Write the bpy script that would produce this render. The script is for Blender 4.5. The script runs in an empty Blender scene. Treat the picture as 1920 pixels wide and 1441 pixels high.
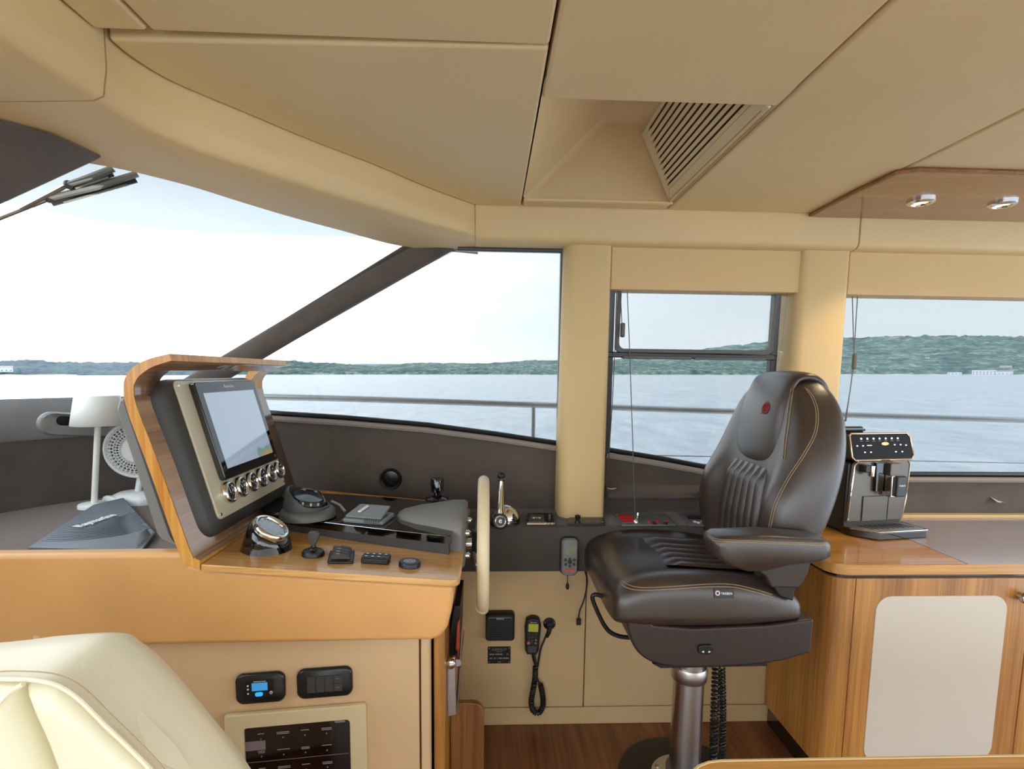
import bpy, bmesh, math, random
from mathutils import Vector, Matrix
random.seed(7)
sc = bpy.context.scene
rad = math.radians
PI = math.pi

# ------------------------------------------------------------------ camera
EYE = 1.25                       # eye height above the helm floor
CAM = Vector((0, 0, EYE))
FPX, YPX = 1000.0, 804.0         # focal length and principal row, in pixels of a 1920 wide frame
ROLL = .67
RC = (Matrix.Rotation(rad(-2.3), 3, 'Z') @ Matrix.Rotation(rad(84), 3, 'X') @ Matrix.Rotation(rad(ROLL), 3, 'Z'))
cd = bpy.data.cameras.new('camera')
cd.sensor_width = 36; cd.sensor_fit = 'HORIZONTAL'
cd.lens = FPX / 1920 * 36
cd.shift_y = (YPX - 720.5) / 1920
cd.clip_start = .02; cd.clip_end = 30000
cam = bpy.data.objects.new('camera', cd)
cam.matrix_world = Matrix.Translation(CAM) @ RC.to_4x4()
sc.collection.objects.link(cam); sc.camera = cam

# ------------------------------------------------------------------ world and exposure
sc.view_settings.view_transform = 'Standard'
try: sc.view_settings.look = 'None'
except Exception: pass
sc.view_settings.gamma = 1.0
sc.view_settings.use_curve_mapping = False
sc.view_settings.exposure = 1.4
SKY = 1.55
SUN = Vector((-.93, .12, .34)).normalized()
w = bpy.data.worlds.new('world'); sc.world = w; w.use_nodes = True
nt = w.node_tree; N = nt.nodes; L = nt.links; N.clear()
def nn(t, **k):
    n = N.new(t)
    for a, b in k.items(): setattr(n, a, b)
    return n
tc = nn('ShaderNodeTexCoord'); sep = nn('ShaderNodeSeparateXYZ'); L.new(tc.outputs['Generated'], sep.inputs[0])
rmp = nn('ShaderNodeValToRGB'); L.new(sep.outputs['Z'], rmp.inputs[0])
cr = rmp.color_ramp; cr.elements[0].position = 0; cr.elements[0].color = (.78, .86, .92, 1)
cr.elements[1].position = 1; cr.elements[1].color = (.34, .55, .84, 1)
e = cr.elements.new(.12); e.color = (.74, .83, .92, 1)
e = cr.elements.new(.45); e.color = (.58, .72, .88, 1)
mp = nn('ShaderNodeMapping'); mp.inputs['Scale'].default_value = (1, 1, 3.2); L.new(tc.outputs['Generated'], mp.inputs[0])
nz = nn('ShaderNodeTexNoise'); nz.inputs['Scale'].default_value = 2.6; nz.inputs['Detail'].default_value = 7; nz.inputs['Roughness'].default_value = .62
L.new(mp.outputs[0], nz.inputs['Vector'])
cl = nn('ShaderNodeMapRange'); cl.inputs[1].default_value = .40; cl.inputs[2].default_value = .62; cl.inputs[4].default_value = .8
L.new(nz.outputs['Fac'], cl.inputs[0])
dt = nn('ShaderNodeVectorMath', operation='DOT_PRODUCT'); dt.inputs[1].default_value = SUN; L.new(tc.outputs['Generated'], dt.inputs[0])
ha = nn('ShaderNodeMapRange'); ha.interpolation_type = 'SMOOTHSTEP'; ha.inputs[1].default_value = -.25; ha.inputs[2].default_value = .95
L.new(dt.outputs['Value'], ha.inputs[0])
cm = nn('ShaderNodeMath', operation='MULTIPLY'); L.new(cl.outputs[0], cm.inputs[0])
ad = nn('ShaderNodeMath', operation='MULTIPLY_ADD'); ad.inputs[1].default_value = 1.1; ad.inputs[2].default_value = .22; L.new(ha.outputs[0], ad.inputs[0])
L.new(ad.outputs[0], cm.inputs[1])
mx = nn('ShaderNodeMix', data_type='RGBA'); mx.inputs['B'].default_value = (1.02, 1.02, 1.03, 1)
L.new(cm.outputs[0], mx.inputs['Factor']); L.new(rmp.outputs[0], mx.inputs['A'])
hs = nn('ShaderNodeMath', operation='MULTIPLY_ADD'); hs.inputs[1].default_value = 1.5; hs.inputs[2].default_value = 1; L.new(ha.outputs[0], hs.inputs[0])
vm = nn('ShaderNodeVectorMath', operation='SCALE'); L.new(mx.outputs['Result'], vm.inputs[0]); L.new(hs.outputs[0], vm.inputs['Scale'])
bg = nn('ShaderNodeBackground'); bg.inputs['Strength'].default_value = SKY; L.new(vm.outputs[0], bg.inputs['Color'])
wo = nn('ShaderNodeOutputWorld'); L.new(bg.outputs[0], wo.inputs[0])

# ------------------------------------------------------------------ measuring helpers
def ray(px, py): return RC @ Vector(((px - 960) / FPX, -(py - YPX) / FPX, -1))
def at(px, py, X=None, Y=None, Z=None):
    """where a sighted point lies on a plane of the boat (X fore-aft, Y to starboard, Z up)"""
    r = ray(px, py)
    t = X / r.x if X is not None else Y / r.y if Y is not None else (Z - EYE) / r.z
    return CAM + r * t
def atp(px, py, p, n):
    r = ray(px, py); n = Vector(n)
    return CAM + r * ((Vector(p) - CAM).dot(n) / r.dot(n))
WY0, WZ0, WK = 1.985, .742, -.09           # the window wall leans inwards
def wall_y(z): return WY0 + WK * (z - WZ0)
def atw(px, py, off=0):
    return atp(px, py, (0, WY0 + off, WZ0), (0, 1, -WK))

# ------------------------------------------------------------------ mesh helpers
class B:
    def __init__(s): s.bm = bmesh.new()
    def _v(s, pts, M=None):
        return [s.bm.verts.new((M @ Vector(p)) if M else Vector(p)) for p in pts]
    def face(s, pts, M=None):
        try: return s.bm.faces.new(s._v(pts, M))
        except Exception: return None
    def ext(s, pts, vec, M=None):
        a = s._v(pts, M); v = Vector(vec)
        if M: v = M.to_3x3() @ v
        b = [s.bm.verts.new(q.co + v) for q in a]
        n = len(a)
        s.bm.faces.new(a); s.bm.faces.new(b[::-1])
        for i in range(n): s.bm.faces.new((a[i], b[i], b[(i + 1) % n], a[(i + 1) % n]))
        return s
    def box(s, lo, hi, M=None):
        x0, y0, z0 = lo; x1, y1, z1 = hi
        return s.ext([(x0, y0, z0), (x1, y0, z0), (x1, y1, z0), (x0, y1, z0)], (0, 0, z1 - z0), M)
    def loft(s, rings, closed=True, cap=True, M=None, loop=False):
        V = [s._v(r, M) for r in rings]
        n = len(V[0]); m = len(V)
        for i in range(m if loop else m - 1):
            A, C = V[i], V[(i + 1) % m]
            for j in range(n if closed else n - 1):
                k = (j + 1) % n
                try: s.bm.faces.new((A[j], A[k], C[k], C[j]))
                except Exception: pass
        if cap and closed and not loop:
            for r in (V[0][::-1], V[-1]):
                try: s.bm.faces.new(r)
                except Exception: pass
        return s
    def lathe(s, prof, n=24, M=None, cap=True):
        rings = [[(r * math.cos(2 * PI * k / n), r * math.sin(2 * PI * k / n), z) for k in range(n)] for r, z in prof]
        return s.loft(rings, True, cap, M)
    def tube(s, path, r, n=10, closed=False, M=None, cap=True, flat=1.0):
        P = [Vector(p) for p in path]; m = len(P)
        R = r if isinstance(r, (list, tuple)) else [r] * m
        T = []
        for i in range(m):
            a = P[(i - 1) % m] if (closed or i > 0) else P[i]
            b = P[(i + 1) % m] if (closed or i < m - 1) else P[i]
            T.append((b - a).normalized())
        up = Vector((0, 0, 1)) if abs(T[0].z) < .9 else Vector((1, 0, 0))
        u = T[0].cross(up).normalized(); rings = []
        for i in range(m):
            u = (u - T[i] * u.dot(T[i])).normalized(); v = T[i].cross(u)
            rings.append([P[i] + (u * math.cos(2 * PI * k / n) + v * math.sin(2 * PI * k / n) * flat) * R[i] for k in range(n)])
        return s.loft(rings, True, cap, M, loop=closed)
    def torus(s, R, r, n=40, m=12, M=None):
        rings = [[((R + r * math.cos(2 * PI * j / m)) * math.cos(2 * PI * i / n), (R + r * math.cos(2 * PI * j / m)) * math.sin(2 * PI * i / n), r * math.sin(2 * PI * j / m)) for j in range(m)] for i in range(n)]
        return s.loft(rings, True, False, M, loop=True)
    def sphere(s, c, r, n=20, m=12, sz=1.0, M=None):
        prof = [(max(r * math.sin(PI * i / m), 1e-4), -r * math.cos(PI * i / m) * sz) for i in range(m + 1)]
        return s.lathe(prof, n, (M or Matrix()) @ Matrix.Translation(c))
    def grid(s, fn, nu, nv, M=None):
        V = [s._v([fn(i / nu, j / nv) for j in range(nv + 1)], M) for i in range(nu + 1)]
        for i in range(nu):
            for j in range(nv):
                s.bm.faces.new((V[i][j], V[i + 1][j], V[i + 1][j + 1], V[i][j + 1]))
        return s

def rr(w, h, r, n=5, cx=0, cy=0):
    out = []
    for (sx, sy, a) in ((1, 1, 0), (-1, 1, 90), (-1, -1, 180), (1, -1, 270)):
        for k in range(n + 1):
            t = rad(a + 90 * k / n)
            out.append((cx + sx * (w / 2 - r) + r * math.cos(t), cy + sy * (h / 2 - r) + r * math.sin(t)))
    return out
def frame(o, x, y):
    x = Vector(x).normalized(); y = Vector(y); y = (y - x * y.dot(x)).normalized(); z = x.cross(y)
    M = Matrix((x, y, z)).transposed().to_4x4(); M.translation = Vector(o); return M
def T(x, y=None, z=None):
    return Matrix.Translation(Vector(x) if y is None else Vector((x, y, z)))
def Rm(a, ax): return Matrix.Rotation(rad(a), 4, ax)
def smooth_path(P, n=6, closed=False):
    P = [Vector(p) for p in P]; m = len(P); out = []
    rng = range(m) if closed else range(m - 1)
    for i in rng:
        p0 = P[(i - 1) % m] if (closed or i > 0) else P[i] * 2 - P[i + 1]
        p1 = P[i]; p2 = P[(i + 1) % m]
        p3 = P[(i + 2) % m] if (closed or i + 2 < m) else P[-1] * 2 - P[-2]
        for k in range(n):
            t = k / n
            out.append(.5 * ((2 * p1) + (p2 - p0) * t + (2 * p0 - 5 * p1 + 4 * p2 - p3) * t * t + (3 * p1 - p0 - 3 * p2 + p3) * t ** 3))
    if not closed: out.append(P[-1])
    return out

WORLD = {}                                  # things whose parts are written in boat coordinates
def tag(o, label=None, cat=None, group=None, kind=None):
    if label: o['label'] = label
    if cat: o['category'] = cat
    if group: o['group'] = group
    if kind: o['kind'] = kind
    return o
def thing(name, label, cat, loc=(0, 0, 0), rz=0, group=None, local=False, M=None):
    o = bpy.data.objects.new(name, None); sc.collection.objects.link(o)
    o.empty_display_size = .05
    if M is not None: o.matrix_world = M; local = True
    else:
        o.location = loc; o.rotation_euler = (0, 0, rz)
    if not local: WORLD[o.name] = Vector(loc)
    return tag(o, label, cat, group)
def mesh_of(b, name, mat, bev=0, smooth=True, ang=40, off=None):
    bm = b.bm
    bmesh.ops.remove_doubles(bm, verts=bm.verts, dist=1e-6)
    bmesh.ops.recalc_face_normals(bm, faces=bm.faces)
    if off is not None: bmesh.ops.translate(bm, verts=bm.verts, vec=-off)
    for f in bm.faces: f.smooth = smooth
    if smooth and not bev:
        for ed in bm.edges:
            if len(ed.link_faces) == 2 and ed.calc_face_angle(0) > rad(ang): ed.smooth = False
    me = bpy.data.meshes.new(name); bm.to_mesh(me); bm.free()
    me.materials.append(mat)
    return me
def mk(name, b, mat, parent=None, bev=0, seg=2, smooth=True, sub=0, ang=40, label=None, cat=None, group=None, kind=None, solid=0):
    off = WORLD.get(parent.name) if parent is not None else None
    me = mesh_of(b, name, mat, bev or (1 if sub else 0), smooth, ang, off)
    o = bpy.data.objects.new(name, me); sc.collection.objects.link(o)
    if parent is not None:
        o.parent = parent
        if off is not None: WORLD[o.name] = off
    if solid:
        m = o.modifiers.new('solid', 'SOLIDIFY'); m.thickness = solid; m.offset = 0
    if bev:
        m = o.modifiers.new('bevel', 'BEVEL'); m.width = bev; m.segments = seg; m.limit_method = 'ANGLE'; m.angle_limit = rad(35)
        m.harden_normals = True
    if sub:
        m = o.modifiers.new('sub', 'SUBSURF'); m.levels = sub; m.render_levels = sub
    return tag(o, label, cat, group, kind)
def text(s, size, M, mat, parent, name='lettering', depth=.0006, align='CENTER', sx=1.0, bold=0):
    c = bpy.data.curves.new('t', 'FONT'); c.body = s; c.size = size; c.extrude = depth; c.align_x = align; c.align_y = 'CENTER'; c.resolution_u = 3; c.offset = bold
    o = bpy.data.objects.new('t', c); sc.collection.objects.link(o)
    bpy.context.view_layer.update()
    me = bpy.data.meshes.new_from_object(o.evaluated_get(bpy.context.evaluated_depsgraph_get()))
    bpy.data.objects.remove(o); bpy.data.curves.remove(c)
    off = WORLD.get(parent.name)
    me.transform((T(-off) if off is not None else Matrix()) @ M @ Matrix.Diagonal((sx, 1, 1, 1)))
    me.materials.clear(); me.materials.append(mat); me.name = name
    q = bpy.data.objects.new(name, me); sc.collection.objects.link(q); q.parent = parent
    return q
def copy_part(o, parent, M=None):
    c = o.copy(); sc.collection.objects.link(c); c.parent = parent
    if M is not None: c.matrix_basis = M
    return c

# ------------------------------------------------------------------ materials
def lin(h):
    if isinstance(h, str): v = [int(h[i:i + 2], 16) / 255 for i in (0, 2, 4)]
    else: v = [x / 255 for x in h]
    return tuple(x / 12.92 if x <= .04045 else ((x + .055) / 1.055) ** 2.4 for x in v) + (1,)
MATS = {}
def mat(name, col, rough=.5, metal=0, bump=0, bscale=200, var=0, vscale=8, coat=0, spec=.5, emit=0, sheen=0, stretch=None):
    m = bpy.data.materials.new(name); m.use_nodes = True; t = m.node_tree; p = t.nodes['Principled BSDF']
    c = lin(col)
    p.inputs['Base Color'].default_value = c; p.inputs['Roughness'].default_value = rough; p.inputs['Metallic'].default_value = metal
    p.inputs['Specular IOR Level'].default_value = spec; p.inputs['Coat Weight'].default_value = coat; p.inputs['Coat Roughness'].default_value = .05
    if sheen: p.inputs['Sheen Weight'].default_value = sheen; p.inputs['Sheen Roughness'].default_value = .5
    if emit: p.inputs['Emission Color'].default_value = c; p.inputs['Emission Strength'].default_value = emit
    if bump or var:
        g = t.nodes.new('ShaderNodeTexCoord'); vec = g.outputs['Object']
        if stretch:
            q = t.nodes.new('ShaderNodeMapping'); q.inputs['Scale'].default_value = stretch; t.links.new(vec, q.inputs[0]); vec = q.outputs[0]
    if bump:
        n = t.nodes.new('ShaderNodeTexNoise'); n.inputs['Scale'].default_value = bscale; n.inputs['Detail'].default_value = 3; t.links.new(vec, n.inputs['Vector'])
        bp = t.nodes.new('ShaderNodeBump'); bp.inputs['Strength'].default_value = bump; bp.inputs['Distance'].default_value = .002
        t.links.new(n.outputs['Fac'], bp.inputs['Height']); t.links.new(bp.outputs[0], p.inputs['Normal'])
    if var:
        n = t.nodes.new('ShaderNodeTexNoise'); n.inputs['Scale'].default_value = vscale; n.inputs['Detail'].default_value = 5; t.links.new(vec, n.inputs['Vector'])
        r = t.nodes.new('ShaderNodeValToRGB'); r.color_ramp.elements[0].position = .3; r.color_ramp.elements[1].position = .7
        r.color_ramp.elements[0].color = tuple(x * (1 - var) for x in c[:3]) + (1,); r.color_ramp.elements[1].color = tuple(min(1, x * (1 + var)) for x in c[:3]) + (1,)
        t.links.new(n.outputs['Fac'], r.inputs[0]); t.links.new(r.outputs[0], p.inputs['Base Color'])
    MATS[name] = m
    return m
def wood(name, dark, light, axis='X', rough=.3, coat=.3, fine=1.0):
    m = bpy.data.materials.new(name); m.use_nodes = True; t = m.node_tree; p = t.nodes['Principled BSDF']
    p.inputs['Roughness'].default_value = rough; p.inputs['Coat Weight'].default_value = coat; p.inputs['Coat Roughness'].default_value = .08
    g = t.nodes.new('ShaderNodeTexCoord'); q = t.nodes.new('ShaderNodeMapping')
    s = [70 * fine, 70 * fine, 70 * fine]; s['XYZ'.index(axis)] = 1.6
    q.inputs['Scale'].default_value = s; t.links.new(g.outputs['Object'], q.inputs[0])
    n = t.nodes.new('ShaderNodeTexNoise'); n.inputs['Scale'].default_value = 1.6; n.inputs['Detail'].default_value = 6; n.inputs['Roughness'].default_value = .65
    t.links.new(q.outputs[0], n.inputs['Vector'])
    q2 = t.nodes.new('ShaderNodeMapping'); s2 = [x / 6 for x in s]; q2.inputs['Scale'].default_value = s2; t.links.new(g.outputs['Object'], q2.inputs[0])
    n2 = t.nodes.new('ShaderNodeTexNoise'); n2.inputs['Scale'].default_value = 1.3; n2.inputs['Detail'].default_value = 2; t.links.new(q2.outputs[0], n2.inputs['Vector'])
    mm = t.nodes.new('ShaderNodeMath'); mm.operation = 'MULTIPLY_ADD'; mm.inputs[1].default_value = .45; t.links.new(n2.outputs['Fac'], mm.inputs[0])
    m3 = t.nodes.new('ShaderNodeMath'); m3.operation = 'MULTIPLY'; m3.inputs[1].default_value = .55; t.links.new(n.outputs['Fac'], m3.inputs[0]); t.links.new(m3.outputs[0], mm.inputs[2])
    r = t.nodes.new('ShaderNodeValToRGB'); r.color_ramp.elements[0].position = .36; r.color_ramp.elements[1].position = .62
    r.color_ramp.elements[0].color = lin(dark); r.color_ramp.elements[1].color = lin(light)
    t.links.new(mm.outputs[0], r.inputs[0]); t.links.new(r.outputs[0], p.inputs['Base Color'])
    bp = t.nodes.new('ShaderNodeBump'); bp.inputs['Strength'].default_value = .06; bp.inputs['Distance'].default_value = .001
    t.links.new(n.outputs['Fac'], bp.inputs['Height']); t.links.new(bp.outputs[0], p.inputs['Normal'])
    return m
def glass(name, tint, refl=.06):
    m = bpy.data.materials.new(name); m.use_nodes = True; t = m.node_tree; t.nodes.clear()
    a = t.nodes.new('ShaderNodeBsdfTransparent'); a.inputs[0].default_value = tuple(tint) + (1,)
    b = t.nodes.new('ShaderNodeBsdfGlossy'); b.inputs['Roughness'].default_value = .02
    x = t.nodes.new('ShaderNodeMixShader'); x.inputs[0].default_value = refl
    o = t.nodes.new('ShaderNodeOutputMaterial')
    t.links.new(a.outputs[0], x.inputs[1]); t.links.new(b.outputs[0], x.inputs[2]); t.links.new(x.outputs[0], o.inputs[0])
    return m

CEIL = mat('cream_vinyl', 'dfc594', .55, bump=.12, bscale=900, var=.03, vscale=3)
HEAD = mat('cream_vinyl_header', 'd8b986', .5, bump=.12, bscale=900, var=.03, vscale=3)
PIL = mat('cream_pillar_vinyl', 'cfb17c', .5, bump=.1, bscale=900)
PELM = mat('pelmet_fabric', 'd3b280', .7, bump=.1, bscale=700)
GEL = mat('cream_gelcoat', 'd8b98a', .12, coat=.6)
DARKF = mat('dark_suede', '564b43', .9, bump=.5, bscale=350, var=.18, vscale=9, sheen=.25)
SHELF = mat('shelf_suede', '463f3a', .85, bump=.4, bscale=400, var=.12, vscale=12, sheen=.2)
DASHF = mat('dash_fabric', '685648', .9, bump=.5, bscale=420, var=.1, vscale=12, sheen=.25)
GREYF = mat('coaming_suede_lit', '7b7672', .9, bump=.5, bscale=300, var=.12, vscale=14)  # paler than the dark suede: light from above painted into the colour
LIP = mat('sill_fabric', '8d8378', .8, bump=.3, bscale=300)
BEIGE = mat('beige_wall_vinyl', 'c6a87a', .6, bump=.15, bscale=700, var=.05, vscale=5)
LOWC = mat('beige_leather', 'dab68a', .5, bump=.2, bscale=500, var=.05, vscale=4)
TAN = mat('tan_leather', 'd79e5e', .42, bump=.25, bscale=600, var=.05, vscale=6)
SOFA = mat('cream_leather', 'ece3c4', .38, bump=.15, bscale=500, var=.03, vscale=4)
STITCH = mat('stitching', 'b39a6a', .7)
BROWN = mat('dark_brown_leather', '382c26', .30, coat=.35, bump=.3, bscale=420, spec=.6, var=.12, vscale=10)
MATS['dark_brown_leather'].node_tree.nodes['Principled BSDF'].inputs['Coat Roughness'].default_value = .3
BROWNB = mat('dark_brown_shell', '332824', .34, bump=.2, bscale=420)
THREAD = mat('tan_thread', 'a58a66', .7)
RED = mat('red_embroidery', '8e3a36', .8, bump=.6, bscale=900)
BLACK = mat('black_plastic', '151413', .42)
SATIN = mat('black_satin', '1b1a19', .3)
GLOSSB = mat('black_gloss', '060607', .06, coat=.8)
GREYP = mat('grey_plastic', '56544f', .45)
GREYL = mat('light_grey_plastic', '77797a', .4)
DGREY = mat('charcoal_plastic', '3d3b38', .5, bump=.1, bscale=800)
GREYH = mat('grey_housing', '7d7a74', .55, bump=.1, bscale=800)
COVER = mat('slate_cover', '6d7478', .5)
CHROME = mat('chrome', 'e4e2dd', .07, 1)
STEEL = mat('brushed_steel', 'bdbab4', .28, 1)
POLISH = mat('polished_steel', 'd2cec6', .14, 1)
ALU = mat('satin_aluminium', 'c9c6c0', .34, 1)
RAILM = mat('bright_steel', 'f4f4f2', .25, .25)
WHITE = mat('white_plastic', 'ecebe6', .4)
LAMPW = mat('white_lacquer', 'efece2', .5)
IVORY = mat('ivory_rim_leather', 'dccaa4', .38, bump=.1, bscale=600)
CREAMP = mat('champagne_panel', 'cfc3a6', .38, .15)
INKW = mat('white_ink', 'e8e8e4', .6)
INKG = mat('grey_ink', '8b8580', .6)
SKIN = mat('cream_table_panel', 'd3c7b6', .6, bump=.12, bscale=500)
TOPW = mat('pale_counter_inlay', 'a59a9c', .22, coat=.2)
HULL = mat('white_gelcoat', 'dfdcd4', .3, coat=.3)
W_DASH = wood('teak_dash', 'b67a38', 'dfae6a', 'X', .22, .6)
W_EDGE = wood('teak_edge', 'c07a28', 'e6ab55', 'Z', .3, .4)
W_CAB = wood('teak_cabinet', '8a5520', 'c68a41', 'Z', .32, .35)
W_TOP = wood('teak_counter', 'a4682b', 'd29a52', 'X', .22, .5)
W_FLOOR = wood('dark_teak_floor', '4d2b13', '8c5630', 'Y', .35, .2, .6)
W_CEIL = wood('overhead_teak', '7d4d22', 'a4703a', 'X', .25, .5)
W_STEP = wood('plinth_teak', '6d431d', 'a06c36', 'Z', .35, .3)
G_SIDE = glass('tinted_glass', (.47, .475, .47), .02)
G_WIND = glass('windscreen_glass', (.50, .51, .51), .004)

# ================================================================== SETTING OUTSIDE
SEA_Z = EYE - 4.2
fw = RC @ Vector((0, 0, -1)); fw.z = 0; fw.normalize()
SEAM = T(CAM) @ Matrix.Rotation(rad(-ROLL), 4, fw) @ T(-CAM)      # the boat is trimmed a little bow-up
def sea_mat():
    m = bpy.data.materials.new('sea_water'); m.use_nodes = True; t = m.node_tree; p = t.nodes['Principled BSDF']
    p.inputs['Base Color'].default_value = (.58, .60, .60, 1); p.inputs['Roughness'].default_value = .25; p.inputs['IOR'].default_value = 1.33
    g = t.nodes.new('ShaderNodeTexCoord'); prev = None
    for sc_, st, ds in (((.9, 1.6, 1), .9, .25), ((.12, .22, 1), .6, 1.2)):
        q = t.nodes.new('ShaderNodeMapping'); q.inputs['Scale'].default_value = sc_; t.links.new(g.outputs['Object'], q.inputs[0])
        n = t.nodes.new('ShaderNodeTexNoise'); n.inputs['Scale'].default_value = 1.4; n.inputs['Detail'].default_value = 6; n.inputs['Roughness'].default_value = .62
        t.links.new(q.outputs[0], n.inputs['Vector'])
        bp = t.nodes.new('ShaderNodeBump'); bp.inputs['Strength'].default_value = st; bp.inputs['Distance'].default_value = ds
        t.links.new(n.outputs['Fac'], bp.inputs['Height'])
        if prev: t.links.new(prev.outputs[0], bp.inputs['Normal'])
        prev = bp
    t.links.new(prev.outputs[0], p.inputs['Normal'])
    q = t.nodes.new('ShaderNodeMapping'); q.inputs['Scale'].default_value = (.5, .16, 1); t.links.new(g.outputs['Object'], q.inputs[0])
    n = t.nodes.new('ShaderNodeTexNoise'); n.inputs['Scale'].default_value = 1.0; n.inputs['Detail'].default_value = 8; n.inputs['Roughness'].default_value = .72; t.links.new(q.outputs[0], n.inputs['Vector'])
    r = t.nodes.new('ShaderNodeValToRGB'); r.color_ramp.elements[0].position = .35; r.color_ramp.elements[1].position = .65
    r.color_ramp.elements[0].color = (.44, .48, .50, 1); r.color_ramp.elements[1].color = (.66, .67, .66, 1)
    t.links.new(n.outputs['Fac'], r.inputs[0]); t.links.new(r.outputs[0], p.inputs['Base Color'])
    return m
b = B(); b.face([(-12000, -12000, SEA_Z), (12000, -12000, SEA_Z), (12000, 12000, SEA_Z), (-12000, 12000, SEA_Z)], SEAM)
mk('sea', b, sea_mat(), label='calm pale blue sea seen through the side windows', cat='sea', kind='structure')

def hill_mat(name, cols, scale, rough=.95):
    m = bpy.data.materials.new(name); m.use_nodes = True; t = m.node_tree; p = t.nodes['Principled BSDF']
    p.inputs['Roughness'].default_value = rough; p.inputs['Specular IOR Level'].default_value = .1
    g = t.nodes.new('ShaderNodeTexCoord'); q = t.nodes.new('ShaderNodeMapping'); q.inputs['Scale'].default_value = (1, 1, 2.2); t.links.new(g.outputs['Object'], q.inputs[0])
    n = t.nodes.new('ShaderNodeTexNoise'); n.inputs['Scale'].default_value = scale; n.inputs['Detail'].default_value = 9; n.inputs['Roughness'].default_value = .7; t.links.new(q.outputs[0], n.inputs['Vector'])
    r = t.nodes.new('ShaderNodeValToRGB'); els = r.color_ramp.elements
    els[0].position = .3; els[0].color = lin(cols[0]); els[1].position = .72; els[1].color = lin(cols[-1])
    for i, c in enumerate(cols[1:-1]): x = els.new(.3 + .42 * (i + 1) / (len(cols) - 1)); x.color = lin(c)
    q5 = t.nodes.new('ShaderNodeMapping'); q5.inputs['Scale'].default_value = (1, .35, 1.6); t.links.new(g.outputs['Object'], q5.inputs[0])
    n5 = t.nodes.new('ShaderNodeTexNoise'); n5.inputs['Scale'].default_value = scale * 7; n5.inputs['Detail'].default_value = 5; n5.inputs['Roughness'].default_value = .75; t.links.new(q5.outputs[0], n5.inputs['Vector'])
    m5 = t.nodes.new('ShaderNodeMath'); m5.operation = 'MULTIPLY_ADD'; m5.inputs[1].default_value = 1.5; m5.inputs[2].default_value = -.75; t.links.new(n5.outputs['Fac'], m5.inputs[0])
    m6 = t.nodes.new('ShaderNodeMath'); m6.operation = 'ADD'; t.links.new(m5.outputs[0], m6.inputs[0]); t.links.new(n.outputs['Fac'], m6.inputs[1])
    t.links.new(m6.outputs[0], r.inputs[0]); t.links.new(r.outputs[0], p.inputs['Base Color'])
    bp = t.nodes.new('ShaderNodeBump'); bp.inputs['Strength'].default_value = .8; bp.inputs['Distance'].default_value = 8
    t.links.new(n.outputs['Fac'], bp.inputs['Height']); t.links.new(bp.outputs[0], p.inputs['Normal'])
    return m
from mathutils import noise as mnoise
SH = (Matrix.Rotation(rad(-ROLL), 3, fw)).inverted()
def bearing(px):                # level bearing of a sighting, in the sea's own frame
    r = SH @ ray(px, 698.5); return Vector((r.x, r.y, 0)).normalized()
def hillside(name, label, prof, d0, d1, m, nr=26, shore=None, step=6):
    xs = []; x = prof[0][0]
    while x <= prof[-1][0]: xs.append(x); x += step
    def top(x):
        for (a, ya), (c, yc) in zip(prof, prof[1:]):
            if a <= x <= c:
                s = (x - a) / (c - a); s = s * s * (3 - 2 * s); return ya + (yc - ya) * s
        return prof[-1][1]
    b = B(); rows = []
    for x in xs:
        dr = bearing(x); fac = 1 / math.sqrt(1 + ((x - 960) / FPX) ** 2); row = []
        for j in range(nr + 1):
            t = j / nr
            d = d0 + (d1 - d0) * t
            h = (698.5 - top(x)) / FPX * (d1) * fac
            hh = max(h, 0) * min(1, .06 + .94 * (t ** 1.05)) if j else 0
            wob = mnoise.noise(Vector((x * .05, t * 7, 3))) * .5 + mnoise.noise(Vector((x * .22, t * 17, 9))) * .35
            hh *= 1 + .10 * wob * (0 if j == 0 else 1)
            if j: hh += 5.5 * abs(mnoise.noise(Vector((x * .4, t * 40, 5)))) + 2
            row.append(SEAM @ Vector((dr.x * d, dr.y * d, SEA_Z + (hh if j else -1) + (4.2 * t if j else 0))))
        dr2 = dr * (d1 + 400); row.append(SEAM @ Vector((dr2.x, dr2.y, SEA_Z - 5)))
        rows.append(row)
    b.loft(rows, closed=False, cap=False)
    return mk(name, b, m, ang=180, label=label, cat='hill')
HG = hill_mat('hazy_green_slope', ['4a5c5e', '58706b', '6d8378', '7f917f', 'aeb2a4'], .012)  # slope and ridge colours greyed: the haze of distance is mixed in
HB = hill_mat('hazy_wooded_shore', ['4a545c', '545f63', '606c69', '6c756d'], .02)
HF = hill_mat('haze_tinted_ridge', ['8fa2b2', '98a9b6', 'a0afba'], .004)
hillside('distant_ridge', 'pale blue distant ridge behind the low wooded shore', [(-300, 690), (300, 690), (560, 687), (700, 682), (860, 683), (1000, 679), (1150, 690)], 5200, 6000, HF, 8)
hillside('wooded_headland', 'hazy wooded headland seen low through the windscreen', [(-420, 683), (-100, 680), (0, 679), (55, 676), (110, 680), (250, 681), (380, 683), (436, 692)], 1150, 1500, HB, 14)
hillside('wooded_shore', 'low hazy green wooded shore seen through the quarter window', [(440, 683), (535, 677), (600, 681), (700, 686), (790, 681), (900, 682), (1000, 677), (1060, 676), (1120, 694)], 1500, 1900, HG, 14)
hillside('green_hillside', 'tall scrubby green hillside across the water seen through the aft windows', [(1000, 690), (1100, 680), (1200, 671), (1300, 657), (1380, 648), (1450, 641), (1580, 635), (1680, 632), (1760, 631), (1850, 632), (1950, 634), (2300, 640)], 1350, 2400, HG, 40)
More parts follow.
